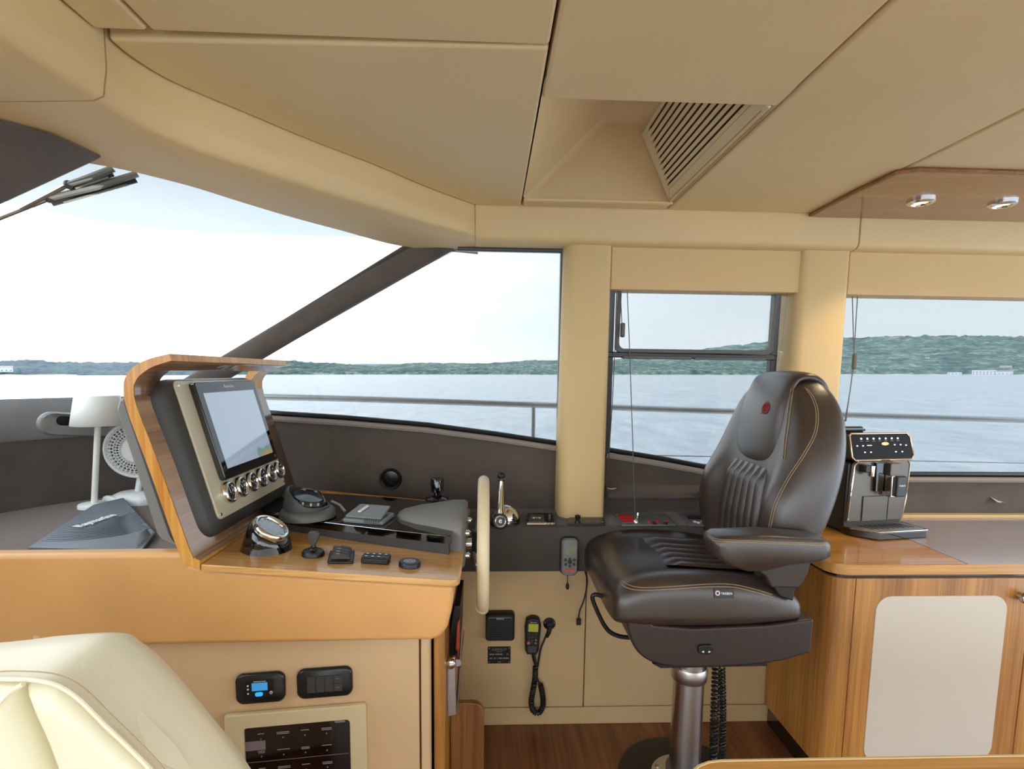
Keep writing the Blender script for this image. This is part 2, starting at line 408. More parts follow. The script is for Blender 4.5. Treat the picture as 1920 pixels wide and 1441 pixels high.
# shore buildings
HW = mat('hazy_white_wall', 'd8dade', .9); HR = mat('hazy_tiled_roof', 'b39a94', .9); HWIN = mat('hazy_dark_window', '6b7c8e', .6); SAND = mat('pale_shingle_beach', 'c9c3b4', .95, var=.1, vscale=.05)  # house colours carry the haze as well
def house(px, wpx, hpx, label, d=1340, roof=True, lift=0, group=None):
    dr = bearing(px); o = dr * d; k = d / FPX
    ww, hh = wpx * k, hpx * k
    rz = math.atan2(dr.y, dr.x) - PI / 2
    t = thing('shore_house', label, 'house', M=SEAM @ T(o.x, o.y, SEA_Z + lift) @ Matrix.Rotation(rz, 4, 'Z'), group=group)
    bb = B(); bb.box((-ww / 2, 0, 0), (ww / 2, 9, hh)); mk('wall', bb, HW, t)
    if roof:
        bb = B(); bb.ext([(-ww / 2 - .6, -.6, hh), (-ww / 2 - .6, 9.6, hh), (-ww / 2 - .6, 4.5, hh + 2.4)], (ww + 1.2, 0, 0)); mk('roof', bb, HR, t)
    n = max(2, int(ww / 4.5))
    for i in range(n):
        for r in range(max(1, int(hh / 4))):
            bb = B(); x = -ww / 2 + (i + .5) * ww / n; z = 1.4 + r * 3.6
            bb.box((x - .8, -.25, z), (x + .8, .1, z + 1.6)); mk('window', bb, HWIN, t)
    return t
house(1845, 26, 7, 'long white waterfront building with rows of windows at the water', roof=False)
house(1881, 20, 5, 'low white waterside building right beside the long white one')
house(1790, 16, 4, 'small low white building by the water left of the long white one', roof=False)
house(1737, 5, 8, 'lone small pale house standing halfway up the green hillside', d=1600, lift=26)
house(1885, 12, 3, 'pale house on the slope just above the waterfront buildings', d=1400, lift=12)
house(4, 22, 6, 'pale building with reddish roof on the headland at far left', d=1160, lift=6)
for (a, c2, d, lb) in ((1440, 1940, 1346, 'pale shingle strip along the foot of the green hillside'), (-300, 150, 1146, 'pale low spit at the foot of the wooded headland')):
    b = B(); rows = []
    for x in range(a, c2 + 1, 12):
        dr = bearing(x); h = 1.6 + 1.1 * mnoise.noise(Vector((x * .03, 0, 0)))
        rows.append([SEAM @ Vector((dr.x * (d - 4), dr.y * (d - 4), SEA_Z - .5)), SEAM @ Vector((dr.x * d, dr.y * d, SEA_Z + h)), SEAM @ Vector((dr.x * (d + 12), dr.y * (d + 12), SEA_Z + h))])
    b.loft(rows, closed=False, cap=False); mk('beach', b, SAND, label=lb, cat='beach', kind='structure')

# ================================================================== THE BOAT'S SHELL
ZC = 1.789                                   # underside of the ceiling panels
YL = 1.782                                   # lower side panels
b = B(); b.box((-2.0, -1.7, -.04), (3.2, 1.84, 0)); mk('floor', b, W_FLOOR, label='dark striped teak floor under the helm chair', cat='floor', kind='structure')
b = B(); b.box((-2.0, -1.75, 0), (3.2, -1.70, .72)); mk('wall_port', b, BEIGE, label='low beige wall along the port side', cat='wall', kind='structure')

b = B(); b.box((-.6, -1.65, .001), (3.0, .45, .012)); mk('bounce_rug', b, mat('bounce_carpet', 'e6dfcf', .95, bump=.5, bscale=300), bev=.003, label='unseen cream carpet added behind the viewpoint to bounce light upward', cat='reflector')  # out of view, added to throw daylight up onto the ceiling
# --- starboard wall: dark lining below the windows, beige panels below the shelf
sill1 = [atw(*p, -.02) for p in ((330, 770), (510, 781), (650, 790), (800, 803), (930, 820), (1049, 838))]
sill2 = [atw(*p, -.02) for p in ((1136, 850), (1240, 867), (1320, 882))]
zs2 = sill2[-1].z; sill3z = atw(1800, 896, -.02).z
top = [(-1.35, wall_y(1.11) - .02, 1.11)] + [tuple(p) for p in sill1] + [tuple(p) for p in sill2] + [(1.05, wall_y(.885) - .02, .885), (1.30, wall_y(sill3z) - .02, sill3z), (3.2, wall_y(sill3z) - .02, sill3z)]
bot = [(3.2, wall_y(.66) - .02, .66), (-1.35, wall_y(.66) - .02, .66)]
b = B(); b.ext(top + bot, (0, .04, 0)); wall_s = mk('wall_starboard', b, DARKF, bev=.004, label='starboard side wall lined in dark suede below the windows', cat='wall', kind='structure')
b = B(); b.tube([p + Vector((0, -.004, -.006)) for p in sill1], .011, 8); mk('sill_edge', b, LIP, wall_s)
b = B(); b.tube([p + Vector((0, -.004, -.006)) for p in sill2] + [Vector((1.05, wall_y(.885) - .024, .879))], .011, 8); mk('sill_edge', b, LIP, wall_s)
b = B(); b.tube([(1.30, wall_y(sill3z) - .024, sill3z - .006), (3.2, wall_y(sill3z) - .024, sill3z - .006)], .011, 8); mk('sill_edge', b, LIP, wall_s)
zl0, zl1 = at(1220, 933, Y=1.93).z, at(1220, 914, Y=1.93).z
b = B(); b.ext([(.43, 1.95, zl0), (.43, 1.90, zl0 + .005), (.43, 1.905, zl1 - .012), (.43, 1.96, zl1 + .006)], (.60, 0, 0)); mk('ledge', b, DARKF, wall_s, bev=.006)
xs = at(1097, 1200, Y=YL).x; zk = at(1000, 1326, Y=YL).z
for (x0, x1, z0, z1) in ((-.6, xs - .0015, zk + .0015, .62), (xs + .0015, 1.02, zk + .0015, .62), (-.6, 1.02, 0, zk - .0015)):
    b = B(); b.box((x0, YL, z0), (x1, YL + .02, z1)); mk('panel', b, BEIGE, wall_s, bev=.003)
b = B(); b.box((-.6, YL + .018, 0), (1.02, YL + .06, .66)); mk('backing', b, DGREY, wall_s)
# --- suede shelf under the windows
b = B(); b.box((-.75, 1.74, .579), (.985, 1.985, .742)); mk('trim_1', b, SHELF, bev=.014, seg=3, label='dark suede covered shelf running below the starboard windows', cat='shelf', kind='structure')
# --- pillars
def pillar(name, x0, x1, y0, z0, z1, rl, rr_, label):
    pts = []
    for k in range(7): a = rad(180 + 90 * k / 6); pts.append((x0 + rl + rl * math.cos(a), y0 + rl + rl * math.sin(a), z0))
    for k in range(7): a = rad(270 + 90 * k / 6); pts.append((x1 - rr_ + rr_ * math.cos(a), y0 + rr_ + rr_ * math.sin(a), z0))
    pts += [(x1, 1.95, z0), (x0, 1.95, z0)]
    b = B(); b.ext(pts, (0, 0, z1 - z0)); return mk(name, b, PIL, label=label, cat='pillar', kind='structure')
p1a, p1b = at(1048, 972, Y=1.826).x, at(1133, 972, Y=1.826).x
pillar('trim_2', p1a, p1b, 1.826, .743, 1.70, .045, .018, 'cream upholstered pillar between the quarter window and sliding window')
p2a, p2b = at(1503, 475, Y=1.832).x, at(1598, 475, Y=1.832).x
pillar('trim_3', p2a, p2b, 1.832, .70, 1.70, .03, .02, 'cream upholstered pillar behind the helm chair')
# --- cornice
def cornice(name, x0, x1, label):
    pr_ = [(1.80, ZC + .03), (1.80, 1.700)] + [(1.80 + .028 - .028 * math.cos(rad(a)), 1.700 - .022 * math.sin(rad(a))) for a in (30, 60, 90)] + [(1.925, 1.672), (1.925, ZC + .03)]
    b = B(); b.ext([(x0, y, z) for y, z in pr_], (x1 - x0, 0, 0)); return mk(name, b, HEAD, bev=.004, label=label, cat='cornice', kind='structure')
xj = at(1613, 430, Y=1.80).x
cornice('trim_4', -.057, xj - .001, 'cream padded cornice above the quarter and sliding windows')
cornice('trim_5', xj + .001, 3.2, 'cream padded cornice below the wooden overhead panel')
# --- windscreen header: two padded lengths
I1 = [at(x, y, Z=ZC) for x, y in ((890, 385), (800, 352), (700, 310), (575, 262), (450, 210), (360, 173), (300, 145), (240, 108), (198, 74))]
C1 = [at(x, y, Z=ZC - .105) for x, y in ((888, 440), (790, 414), (690, 384), (590, 354), (480, 318), (380, 285), (310, 256), (240, 219), (196, 190))]
O1 = [at(x, y, Z=1.669) for x, y in ((868, 468), (752, 461), (640, 432), (540, 405), (450, 378), (350, 347), (270, 321), (150, 280), (-20, 200))]
O1[0] = Vector((-.050, 1.96, 1.669)); O1[-1] = Vector((-.96, .955, 1.669)); O1[-2] = Vector((-.93, 1.13, 1.669)); O1[-3] = Vector((-.80, 1.20, 1.669))
def header(name, I, C_, O, label, n=5):
    I, C_, O = [smooth_path(q, n) for q in (I, C_, O)]
    rings = []
    for a, c, o in zip(I, C_, O):
        up = Vector((0, 0, .06)); m = (c + o) / 2
        rings.append([a + up, a, a.lerp(c, .5) + (a - o).normalized() * .004, a.lerp(c, .93), c.lerp(o, .05) , m + Vector((0, 0, .002)), o, o + Vector((0, 0, .16))])
    b = B(); b.loft(rings); return mk(name, b, HEAD, ang=70, label=label, cat='header', kind='structure')
header('trim_6', I1, C1, O1, 'cream padded windscreen header sweeping forward from the corner')
I2 = [I1[-1] + Vector((0, -.004, 0)), Vector((-.645, .80, ZC)), Vector((-.65, .4, ZC)), Vector((-.65, -1.6, ZC))]
C2 = [C1[-1] + Vector((0, -.004, 0)), Vector((-.645, .77, ZC - .105)), Vector((-.65, .4, ZC - .105)), Vector((-.65, -1.6, ZC - .105))]
O2 = [O1[-1] + Vector((0, -.004, .0)), Vector((-.99, .78, 1.669)), Vector((-1.03, .4, 1.669)), Vector((-1.05, -1.6, 1.669))]
header('trim_7', I2, C2, O2, 'cream padded windscreen header above the dark mullion')
# --- ceiling
b = B(); b.box((-1.0, -1.75, 2.04), (3.2, 2.04, 2.07)); ceil = mk('ceiling', b, DGREY, label='cream upholstered cabin ceiling of padded panels', cat='ceiling', kind='structure')
b = B(); b.box((-.12, 1.93, 1.76), (3.2, 1.97, 2.05)); mk('edge_skirt', b, DGREY, ceil)
b = B(); b.loft([[p + Vector((0, 0, .04)), p + Vector((0, 0, .38)), p + Vector((-.02, .01, .38)), p + Vector((-.02, .01, .04))] for p in smooth_path(O1, 4) + smooth_path(O2, 4)]); mk('edge_skirt', b, DGREY, ceil)
XA, XB, XD = .095, .573, 1.069
YA, YB, YR = .945, 1.115, 1.735
g = .0025
xm = at(293, 70, Z=ZC).x
Ic = smooth_path(I1, 5)
cpan = [
    [(XA - g, 1.80), (XA - g, YA + g)] + [(p.x + .004, p.y) for p in reversed(Ic) if p.y > YA + .02],
    [(XA - g, YA - g), (XA - g, -1.7), (xm + g, -1.7), (xm + g, YA - g)],
    [(xm - g, YA - g), (xm - g, -1.7), (-.645, -1.7), (-.640, YA - g)],
    [(XA + g, YB), (XB - g, YB), (XB - g, -1.7), (XA + g, -1.7)],
    [(XB + g, 1.80), (XD - g, 1.80), (XD - g, -1.7), (XB + g, -1.7)],
    [(XD + g, 1.80), (3.2, 1.80), (3.2, -1.7), (XD + g, -1.7)],
    [(XA + g, YR + .012), (XB - g, YR + .012), (XB - g, 1.80), (XA + g, 1.80)],
]
for pts in cpan:
    b = B(); b.ext([(x, y, ZC) for x, y in pts], (0, 0, .035)); mk('ceiling_panel', b, CEIL, ceil, bev=.007, seg=3)
# recess with an air vent on its aft slope
TX0, TX1, TY0, TY1, TZ = .30, .41, 1.30, 1.535, 1.945
q0 = [(XA, 1.02, ZC + .003), (XB, 1.02, ZC + .003), (XB, YR, ZC + .003), (XA, YR, ZC + .003)]
q1 = [(TX0, TY0, TZ), (TX1, TY0, TZ), (TX1, TY1, TZ), (TX0, TY1, TZ)]
b = B()
b.face([q0[0], q0[3], q1[3], q1[0]]); b.face([q0[3], q0[2], q1[2], q1[3]]); b.face(q1); b.face([q0[0], q0[1], q1[1], q1[0]]); b.face([q0[2], q0[1], q1[1], q1[2]])
mk('recess', b, GEL, ceil, bev=.022, seg=3)
b = B(); b.tube([(XA + .004, YR - .004, ZC + .002), (XB - .004, YR - .004, ZC + .002)], .006, 8); mk('recess_trim', b, GEL, ceil)
# vent plate lying on the aft slope of the recess
vo = Vector(q0[2]); vx = Vector((0, -1, 0)); up_ = (Vector(((q1[2][0]), q0[2][1], TZ)) - vo)
VM = frame(vo, vx, up_); sl = up_.length
VENTM = mat('vent_cream', 'dcc79b', .45)
b = B(); b.ext([(.012, .008, .004), (.62, .008, .004), (.62, sl * .9, .004), (.20, sl * .9, .004)], (0, 0, .006), VM); vent = mk('vent_plate', b, mat('vent_dark', '2c2216', .8), ceil)
nsl = 11
for i in range(nsl + 1):
    v0 = .040 + i * (sl * .86 - .040) / nsl
    hgt = .0095 if i else .0
    u0 = .040 + v0 * 1.0
    b = B(); b.box((u0 - .008, v0, .008), (.60, v0 + .0095, .017), VM); mk('slat', b, VENTM, vent, bev=.0015)
b = B(); b.ext([(.02, .008, .008), (.62, .008, .008), (.62, .040, .008), (.075, .040, .008)], (0, 0, .009), VM); mk('vent_border', b, VENTM, vent, bev=.002)
b = B(); b.ext([(.02, .010, .008), (.075, .040, .008), (.03 + sl * .92, sl * .9, .008), (sl * .9 - .02, sl * .9, .008)], (0, 0, .009), VM); mk('vent_border', b, VENTM, vent, bev=.002)
b = B(); b.tube([VM @ Vector(p) for p in ((.035, .016, .018), (.6, .016, .018))], .0012, 6); mk('vent_groove', b, STITCH, vent)
# --- wooden overhead panel with downlights
ow = [at(1527, 403, Z=ZC - .012), at(1600, 365, Z=ZC - .012), at(1682, 327, Z=ZC - .012), at(1720, 322, Z=ZC - .012)]
pts = [(p.x, p.y, ZC - .012) for p in ow]; yf = pts[-1][1]; pts[0] = (pts[0][0], 1.80, ZC - .012)
pts += [(3.0, yf, ZC - .012), (3.0, 1.80, ZC - .012)]
over = thing('overhead_panel', 'varnished teak overhead panel with two lit downlights', 'panel', (1.6, 1.6, ZC - .012))
b = B(); b.ext(pts, (0, 0, .013)); mk('board', b, W_CEIL, over, bev=.003)
b = B(); b.tube([Vector(p) + Vector((0, 0, .006)) for p in pts[:-1]], .006, 6); mk('edge_lipping', b, W_STEP, over)
WARM = mat('warm_lamp_lens', 'ffc27a', .3, emit=2.6)
for i, (px, py) in enumerate(((1727, 377), (1880, 381))):
    c = at(px, py, Z=ZC - .014)
    t = thing('downlight', 'chrome rimmed downlight in the teak panel, ' + ('nearer the corner' if i == 0 else 'nearest the right edge'), 'downlight', c, group='overhead downlights')
    b = B(); b.lathe([(.036, .002), (.036, -.004), (.030, -.009), (.024, -.009), (.021, -.002), (.021, .002)], 32, T(c), cap=False); mk('rim', b, CHROME, t)
    b = B(); b.lathe([(.0005, -.003), (.015, -.004), (.0215, -.002)], 24, T(c), cap=False); mk('lens', b, WARM, t)
    ld = bpy.data.lights.new('downlight_bulb', 'SPOT'); ld.energy = 3; ld.color = (1, .78, .48); ld.spot_size = rad(100); ld.spot_blend = .6; ld.shadow_soft_size = .02
    lo = bpy.data.objects.new('downlight_bulb', ld); sc.collection.objects.link(lo); lo.location = (0, 0, -.02); lo.parent = t

# --- windows on the starboard side
NW = Vector((0, 1, -WK)).normalized()
def wbar(p, q, wd, dp=.03, b=None):
    b = b or B(); p = Vector(p); q = Vector(q); M = frame(p, q - p, NW.cross(q - p)); l = (q - p).length
    b.box((-wd * .5, -wd / 2, -dp / 2), (l + wd * .5, wd / 2, dp / 2), M); return b
def pane(pts, m, parent, th=.006):
    b = B(); b.ext(pts, NW * th); return mk('pane', b, m, parent)
w1 = thing('window_1', 'triangular quarter window between windscreen post and cream pillar', 'window', (-.3, 1.97, 1.0)); w1['kind'] = 'structure'
ap_top, ap_bot = at(818, 455, Y=1.905), at(286, 770, Y=1.985)
q_r0, q_r1 = atw(1053, 474), atw(1046, 832)
pane([ap_bot, (-.9, wall_y(1.08), 1.08), (.35, wall_y(.93), .93), (.35, wall_y(1.70), 1.70), (ap_top.x - .05, wall_y(1.70), 1.70)], G_SIDE, w1)
b = wbar(atw(1055, 466, -.01), atw(1047, 836, -.01), .016); mk('frame_side', b, SATIN, w1, bev=.003)
b = wbar(atw(862, 467, -.01), atw(1056, 471, -.01), .012); mk('frame_head', b, SATIN, w1, bev=.003)
b = B(); b.tube([p + Vector((0, .012, .012)) for p in sill1], .010, 8); mk('frame_sill', b, SATIN, w1)
w2 = thing('window_2', 'sliding side window behind the helm chair with black frame and drop sash', 'window', (.75, 1.96, .95)); w2['kind'] = 'structure'
pane([(.30, wall_y(.86), .86), (1.20, wall_y(.84), .84), (1.20, wall_y(1.34), 1.34), (.30, wall_y(1.34), 1.34)], G_SIDE, w2)
pane([(.30, wall_y(1.34) - .012, 1.34), (1.20, wall_y(1.34) - .012, 1.34), (1.20, wall_y(1.70) - .012, 1.70), (.30, wall_y(1.70) - .012, 1.70)], G_SIDE, w2)
b = wbar(atw(1147, 540, -.015), atw(1137, 850, -.015), .020); mk('frame_side', b, SATIN, w2, bev=.003)
b = wbar(atw(1456, 545, -.015), atw(1441, 760, -.015), .024); mk('frame_side', b, SATIN, w2, bev=.003)
b = wbar(atw(1141, 664, -.02), atw(1446, 670, -.02), .020, .035); mk('meeting_rail', b, SATIN, w2, bev=.004)
b = B(); b.tube([p + Vector((0, .012, .014)) for p in sill2] + [Vector((1.05, wall_y(.885) - .01, .899))], .010, 8); mk('frame_sill', b, SATIN, w2)
# drop sash ring
def ringplate(b, outer, inner, M, d):
    n = len(outer)
    for z0, flip in ((0, 0), (d, 1)):
        pass
    rings = [[(x, y, 0) for x, y in outer], [(x, y, d) for x, y in outer], [(x, y, d) for x, y in inner], [(x, y, 0) for x, y in inner]]
    return b.loft(rings, True, False, M, loop=True)
s0, s1 = atw(1152, 660, -.02), atw(1446, 664, -.02); s2 = atw(1155, 500, -.02)
SM = frame((s0 + s1) / 2, s1 - s0, s2 - s0); sw, sh = (s1 - s0).length, .42
b = B(); ringplate(b, rr(sw, sh, .02, 5, 0, sh / 2), rr(sw - .026, sh - .026, .022, 5, 0, sh / 2), SM @ T(0, 0, -.008), .02); mk('drop_sash', b, GREYP, w2, bev=.002)
b = B(); b.box((-.26, -.022, -.014), (-.012, -.010, .022), SM); mk('sash_catch', b, GREYP, w2, bev=.003)
b = B(); b.box((.0, -.022, -.014), (.26, -.012, .020), SM); mk('sash_catch', b, GREYP, w2, bev=.003)
w3 = thing('window_3', 'large side window above the teak counter', 'window', (2.0, 1.97, .87)); w3['kind'] = 'structure'
pane([(1.22, wall_y(.84), .84), (3.2, wall_y(.84), .84), (3.2, wall_y(1.70), 1.70), (1.22, wall_y(1.70), 1.70)], G_SIDE, w3)
b = B(); b.tube([(1.25, wall_y(sill3z) - .008, sill3z + .012), (3.2, wall_y(sill3z) - .008, sill3z + .012)], .011, 8); mk('frame_sill', b, SATIN, w3)
# --- windscreen
w4 = thing('window_4', 'raked windscreen glass forward of the dashboard', 'window', (-1.6, 1.0, 1.15)); w4['kind'] = 'structure'
gt = [Vector(p) for p in ((-.10, 1.90, 1.68), (-.30, 1.86, 1.68), (-.57, 1.54, 1.68), (-.70, 1.33, 1.68), (-.80, 1.20, 1.68), (-.96, .97, 1.68), (-1.02, .5, 1.68), (-1.04, -1.6, 1.68))]
gb = [Vector(p) for p in ((-1.20, 1.985, 1.13), (-1.30, 1.96, 1.14), (-1.43, 1.88, 1.15), (-1.54, 1.76, 1.15), (-1.62, 1.60, 1.15), (-1.74, 1.2, 1.15), (-1.80, .6, 1.15), (-1.82, -1.6, 1.15))]
GT, GB_ = smooth_path(gt, 5), smooth_path(gb, 5)
b = B(); b.loft([[a, c] for a, c in zip(GT, GB_)], closed=False, cap=False); mk('pane', b, G_WIND, w4, ang=180)
# post between windscreen and quarter window
d = (ap_bot - ap_top).normalized(); nrm = Vector((0, 1, .09)); nrm = (nrm - d * nrm.dot(d)).normalized(); sd = d.cross(nrm)
def ell(p, a, c): return [p + sd * (a * (abs(math.cos(t)) ** .8) * (1 if math.cos(t) > 0 else -1)) + nrm * (c * (abs(math.sin(t)) ** .8) * (1 if math.sin(t) > 0 else -1)) for t in [2 * PI * k / 20 for k in range(20)]]
b = B(); b.loft([ell(ap_top - d * .06, .050, .028), ell(ap_top.lerp(ap_bot, .5), .040, .026), ell(ap_bot + d * .04, .040, .026)])
mk('trim_8', b, DARKF, ang=60, label='dark suede post raking down between windscreen and quarter window', cat='post', kind='structure')
b = B()
mt = [Vector((-.776, 1.158, 1.672)), Vector((-.800, 1.045, 1.672)), Vector((-.93, .90, 1.672)), Vector((-1.02, .88, 1.70)), Vector((-.86, 1.17, 1.70))]
mb = [Vector((-1.67, 1.0, 1.15)), Vector((-1.64, .92, 1.15)), Vector((-1.66, .72, 1.15)), Vector((-1.72, .72, 1.18)), Vector((-1.72, 1.0, 1.18))]
b.loft([mt, [p.lerp(q, .5) for p, q in zip(mt, mb)], mb]); mk('trim_9', b, DARKF, bev=.01, seg=3, label='wide dark suede windscreen mullion at the top left', cat='mullion', kind='structure')
# --- coaming below the windscreen and dashboard top
jb = [Vector(p) for p in ((-.70, 1.955, 0), (-1.00, 1.945, 0), (-1.20, 1.915, 0), (-1.314, 1.846, 0), (-1.48, 1.636, 0), (-1.60, 1.25, 0), (-1.66, .7, 0), (-1.68, -1.6, 0))]
JB = smooth_path(jb, 6)
def offs(P, k):
    out = []
    for i, p in enumerate(P):
        t_ = (P[min(i + 1, len(P) - 1)] - P[max(i - 1, 0)]).normalized(); out.append(p + Vector((t_.y, -t_.x, 0)) * k * -1)
    return out
def ring_z(P, k, z): return [Vector((p.x, p.y, z)) for p in offs(P, k)]
sgn = -1 if offs(JB, .1)[20].x > JB[20].x else 1
b = B(); rows = list(zip(ring_z(JB, 0, .79), ring_z(JB, sgn * .02, 1.03), ring_z(JB, sgn * .06, 1.03), ring_z(JB, sgn * .06, .79)))
b.loft([list(r) for r in rows]); wf = mk('wall_forward', b, DARKF, ang=60, label='dark suede upstand around the front of the dashboard', cat='wall', kind='structure')
b = B(); JG = JB[10:]
rows = list(zip(ring_z(JG, sgn * .018, 1.022), ring_z(JG, sgn * .012, 1.034), ring_z(JG, sgn * .045, 1.12), ring_z(JG, sgn * .085, 1.15), ring_z(JG, sgn * .12, 1.13), ring_z(JG, sgn * .06, 1.02)))
b.loft([list(r) for r in rows]); mk('coaming_band', b, GREYF, wf, ang=60)
b = B(); b.ext([(p.x, p.y, .782) for p in JB] + [(-1.60, -1.6, .782), (-1.60, 1.00, .782), (-1.52, 1.232, .782), (-.66, 1.232, .782), (-.66, 1.95, .782)], (0, 0, .028))
mk('trim_10', b, DASHF, ang=50, label='wide brown fabric dashboard top behind the helm console', cat='dashboard', kind='structure')
# grab handle recess in the coaming
gc = at(150, 796, Y=1.755); gt_ = (at(205, 798, Y=1.83) - at(95, 793, Y=1.70)).normalized()
GM = frame(gc, gt_, Vector((0, 0, 1)))
t = thing('grab_recess', 'oval grey plastic grab recess in the coaming behind the lamp', 'grab handle', gc, local=False)
o_, i_ = rr(.215, .072, .036, 8), rr(.150, .030, .015, 8, .012, .010)
b = B(); b.loft([[(x, y, -.01) for x, y in o_], [(x, y, .006) for x, y in o_], [(x * .94, y * .9, .012) for x, y in o_], [(x, y, .002) for x, y in i_], [(x * .95, y * .9, -.03) for x, y in i_]], cap=False, M=GM)
mk('bezel', b, GREYH, t, ang=60)
b = B(); b.face([(x, y, -.028) for x, y in i_], GM); mk('hollow', b, BLACK, t)
# --- outside: flybridge overhang, wipers, rail
ov = [at(x, y, Z=1.90) for x, y in ((-260, 330), (-100, 352), (60, 390), (130, 405), (200, 419), (300, 430), (400, 437), (560, 443), (730, 446), (860, 449))]
b = B(); b.ext([(p.x, p.y, 1.90) for p in ov] + [(.4, 2.30, 1.90), (.4, 2.02, 1.90), (-.10, 2.02, 1.90), (-.66, 1.60, 1.90), (-.90, 1.26, 1.90), (-1.06, .98, 1.90)], (0, 0, .05))
mk('flybridge_overhang', b, HULL, bev=.012, seg=3, label='pale flybridge overhang curving out above the windscreen', cat='overhang')
b = B(); b.box((-.6, 2.05, 1.83), (3.2, 2.35, 1.89)); mk('side_overhang', b, HULL, bev=.01, label='pale deck overhang above the side windows', cat='overhang')
P0 = Vector((-.776, 1.162, 1.669)); gn = (Vector((-.696, 1.295, 1.669)) - P0).cross(Vector((-1.66, 1.05, 1.15)) - P0).normalized()
if gn.x > 0: gn = -gn
def atg(px, py, off=.05): return atp(px, py, P0 + gn * off, gn)
WIPA = mat('pale_wiper_steel', 'cfd0ca', .35, .3)
def wiper(pa, pj, pe, pb0, pb1, label):
    A, J, E_, b0, b1 = [atg(*p) for p in (pa, pj, pe, pb0, pb1)]
    t = thing('windscreen_wiper', label, 'wiper', J, group='windscreen wipers')
    b = B(); b.tube([A, A.lerp(J, .5) - gn * .003, J], [.011, .012, .009], 8, flat=.6); mk('arm', b, WIPA, t)
    b = B(); b.tube([J, E_], .0050, 8); mk('arm_tip', b, STEEL, t)
    b = B(); b.tube([b0, b1], .0052, 6); mk('blade', b, GREYP, t)
    b = B(); b.tube([b0.lerp(b1, .12) + (A - b0.lerp(b1, .5)) * .0 - gn * .004, b0.lerp(b1, .88) - gn * .004], .0035, 6); mk('blade_spine', b, STEEL, t)
    b = B(); b.sphere(J, .009, 10, 8); mk('joint', b, GREYP, t)
wiper((258, 326), (92, 372), (-40, 424), (98, 382), (256, 338), 'longer steel windscreen wiper arm below the mullion')
wiper((212, 316), (128, 346), (40, 392), (130, 353), (212, 326), 'shorter steel wiper arm close against the dark mullion')
b = B(); rp = smooth_path([at(x, y, Y=yy) for x, y, yy in ((-500, 735, 2.3), (-200, 736, 2.5), (0, 739, 2.6), (500, 743, 2.6), (1000, 758, 2.6), (1390, 771, 2.6), (1920, 787, 2.6), (2200, 796, 2.6))], 5)
rail = thing('deck_rail', 'polished steel deck rail running outside the windows', 'rail', (0, 2.6, .4))
b = B(); b.tube(rp, .0165, 12); mk('top_rail', b, RAILM, rail)
for px, py in ((1000, 757), (-60, 740), (2150, 794)):
    p = at(px, py, Y=2.6); b = B(); b.tube([p, p + Vector((0, 0, -.7))], [.011, .014], 10); mk('stanchion', b, RAILM, rail)
p, q = at(1300, 855, Y=2.6), at(1920, 868, Y=2.6); b = B(); b.tube([p - (q - p) * 1.5, q + (q - p)], .003, 6); mk('guard_wire', b, STEEL, rail)
b = B(); gl = [at(x, y, Y=2.72) for x, y in ((-700, 757), (-300, 755), (0, 752), (130, 756), (260, 770))]
b.loft([[p + Vector((0, -.05, 0)), p + Vector((0, .05, 0)), p + Vector((0, .05, -.3)), p + Vector((0, -.05, -.3))] for p in smooth_path(gl, 4)]); mk('bulwark', b, HULL, bev=.01, label='white bulwark below the deck rail ahead of the windscreen', cat='bulwark')
b = B(); b.box((-1.6, 2.06, .30), (3.2, 2.75, .36)); mk('side_deck', b, HULL, label='pale side deck outside the starboard windows', cat='deck', kind='structure')
# --- blinds: pelmets and cords
def pelmet(x0, x1, z0, label):
    b = B(); b.box((x0, 1.846, z0), (x1, 1.93, 1.690)); return mk('blind_pelmet', b, PELM, bev=.004, label=label, cat='pelmet', group='blind pelmets')
pelmet(p1b + .002, at(1502, 500, Y=1.846).x, at(1300, 545, Y=1.846).z, 'cream fabric blind pelmet above the sliding side window')
pelmet(p2b + .002, 3.1, at(1750, 555, Y=1.846).z, 'cream fabric blind pelmet above the window over the counter')
b = B(); b.box((-2.0, 1.84, 0), (3.2, 1.90, .66)); mk('hull_lining', b, DGREY, wall_s)
b = B(); b.box((-2.0, -1.7, 0), (-1.9, 1.85, .80)); mk('wall_bow', b, DARKF, label='dark forward bulkhead below the dashboard', cat='wall', kind='structure')
def blind_cord(paths, toggle, label):
    P = [[at(x, y, Y=yy) for x, y, yy in p] for p in paths]
    t = thing('blind_pull', label, 'cord', P[0][0])
    for p in P:
        b = B(); b.tube(smooth_path(p, 4), .0016, 6); mk('cord', b, GREYP, t)
    if toggle:
        a, c = at(*toggle[0], Y=1.88), at(*toggle[1], Y=1.88)
        b = B(); M = T(c); l = (a - c).length; b.lathe([(.004, 0), (.0085, .003), (.0085, l - .003), (.004, l)], 14, M); mk('toggle', b, GREYP, t)
blind_cord([[(1163, 540, 1.88), (1166, 606, 1.88)]], ((1167, 605), (1167, 632)), 'short blind cord with a steel toggle in the sliding window')
blind_cord([[(1176, 540, 1.88), (1182, 700, 1.88), (1191, 968, 1.82)]], None, 'long blind cord dropping to the grey switch panel')
blind_cord([[(1156, 545, 1.87), (1150, 720, 1.88), (1137, 922, 1.90)]], None, 'thin pale blind cord hanging close beside the cream pillar')
blind_cord([[(1608, 552, 1.88), (1598, 700, 1.88), (1584, 790, 1.88)], [(1598, 552, 1.88), (1601, 665, 1.88)], [(1600, 690, 1.88), (1592, 745, 1.88), (1586, 790, 1.88)]], ((1601, 662), (1601, 692)), 'blind cords with a steel toggle in the window above the counter')

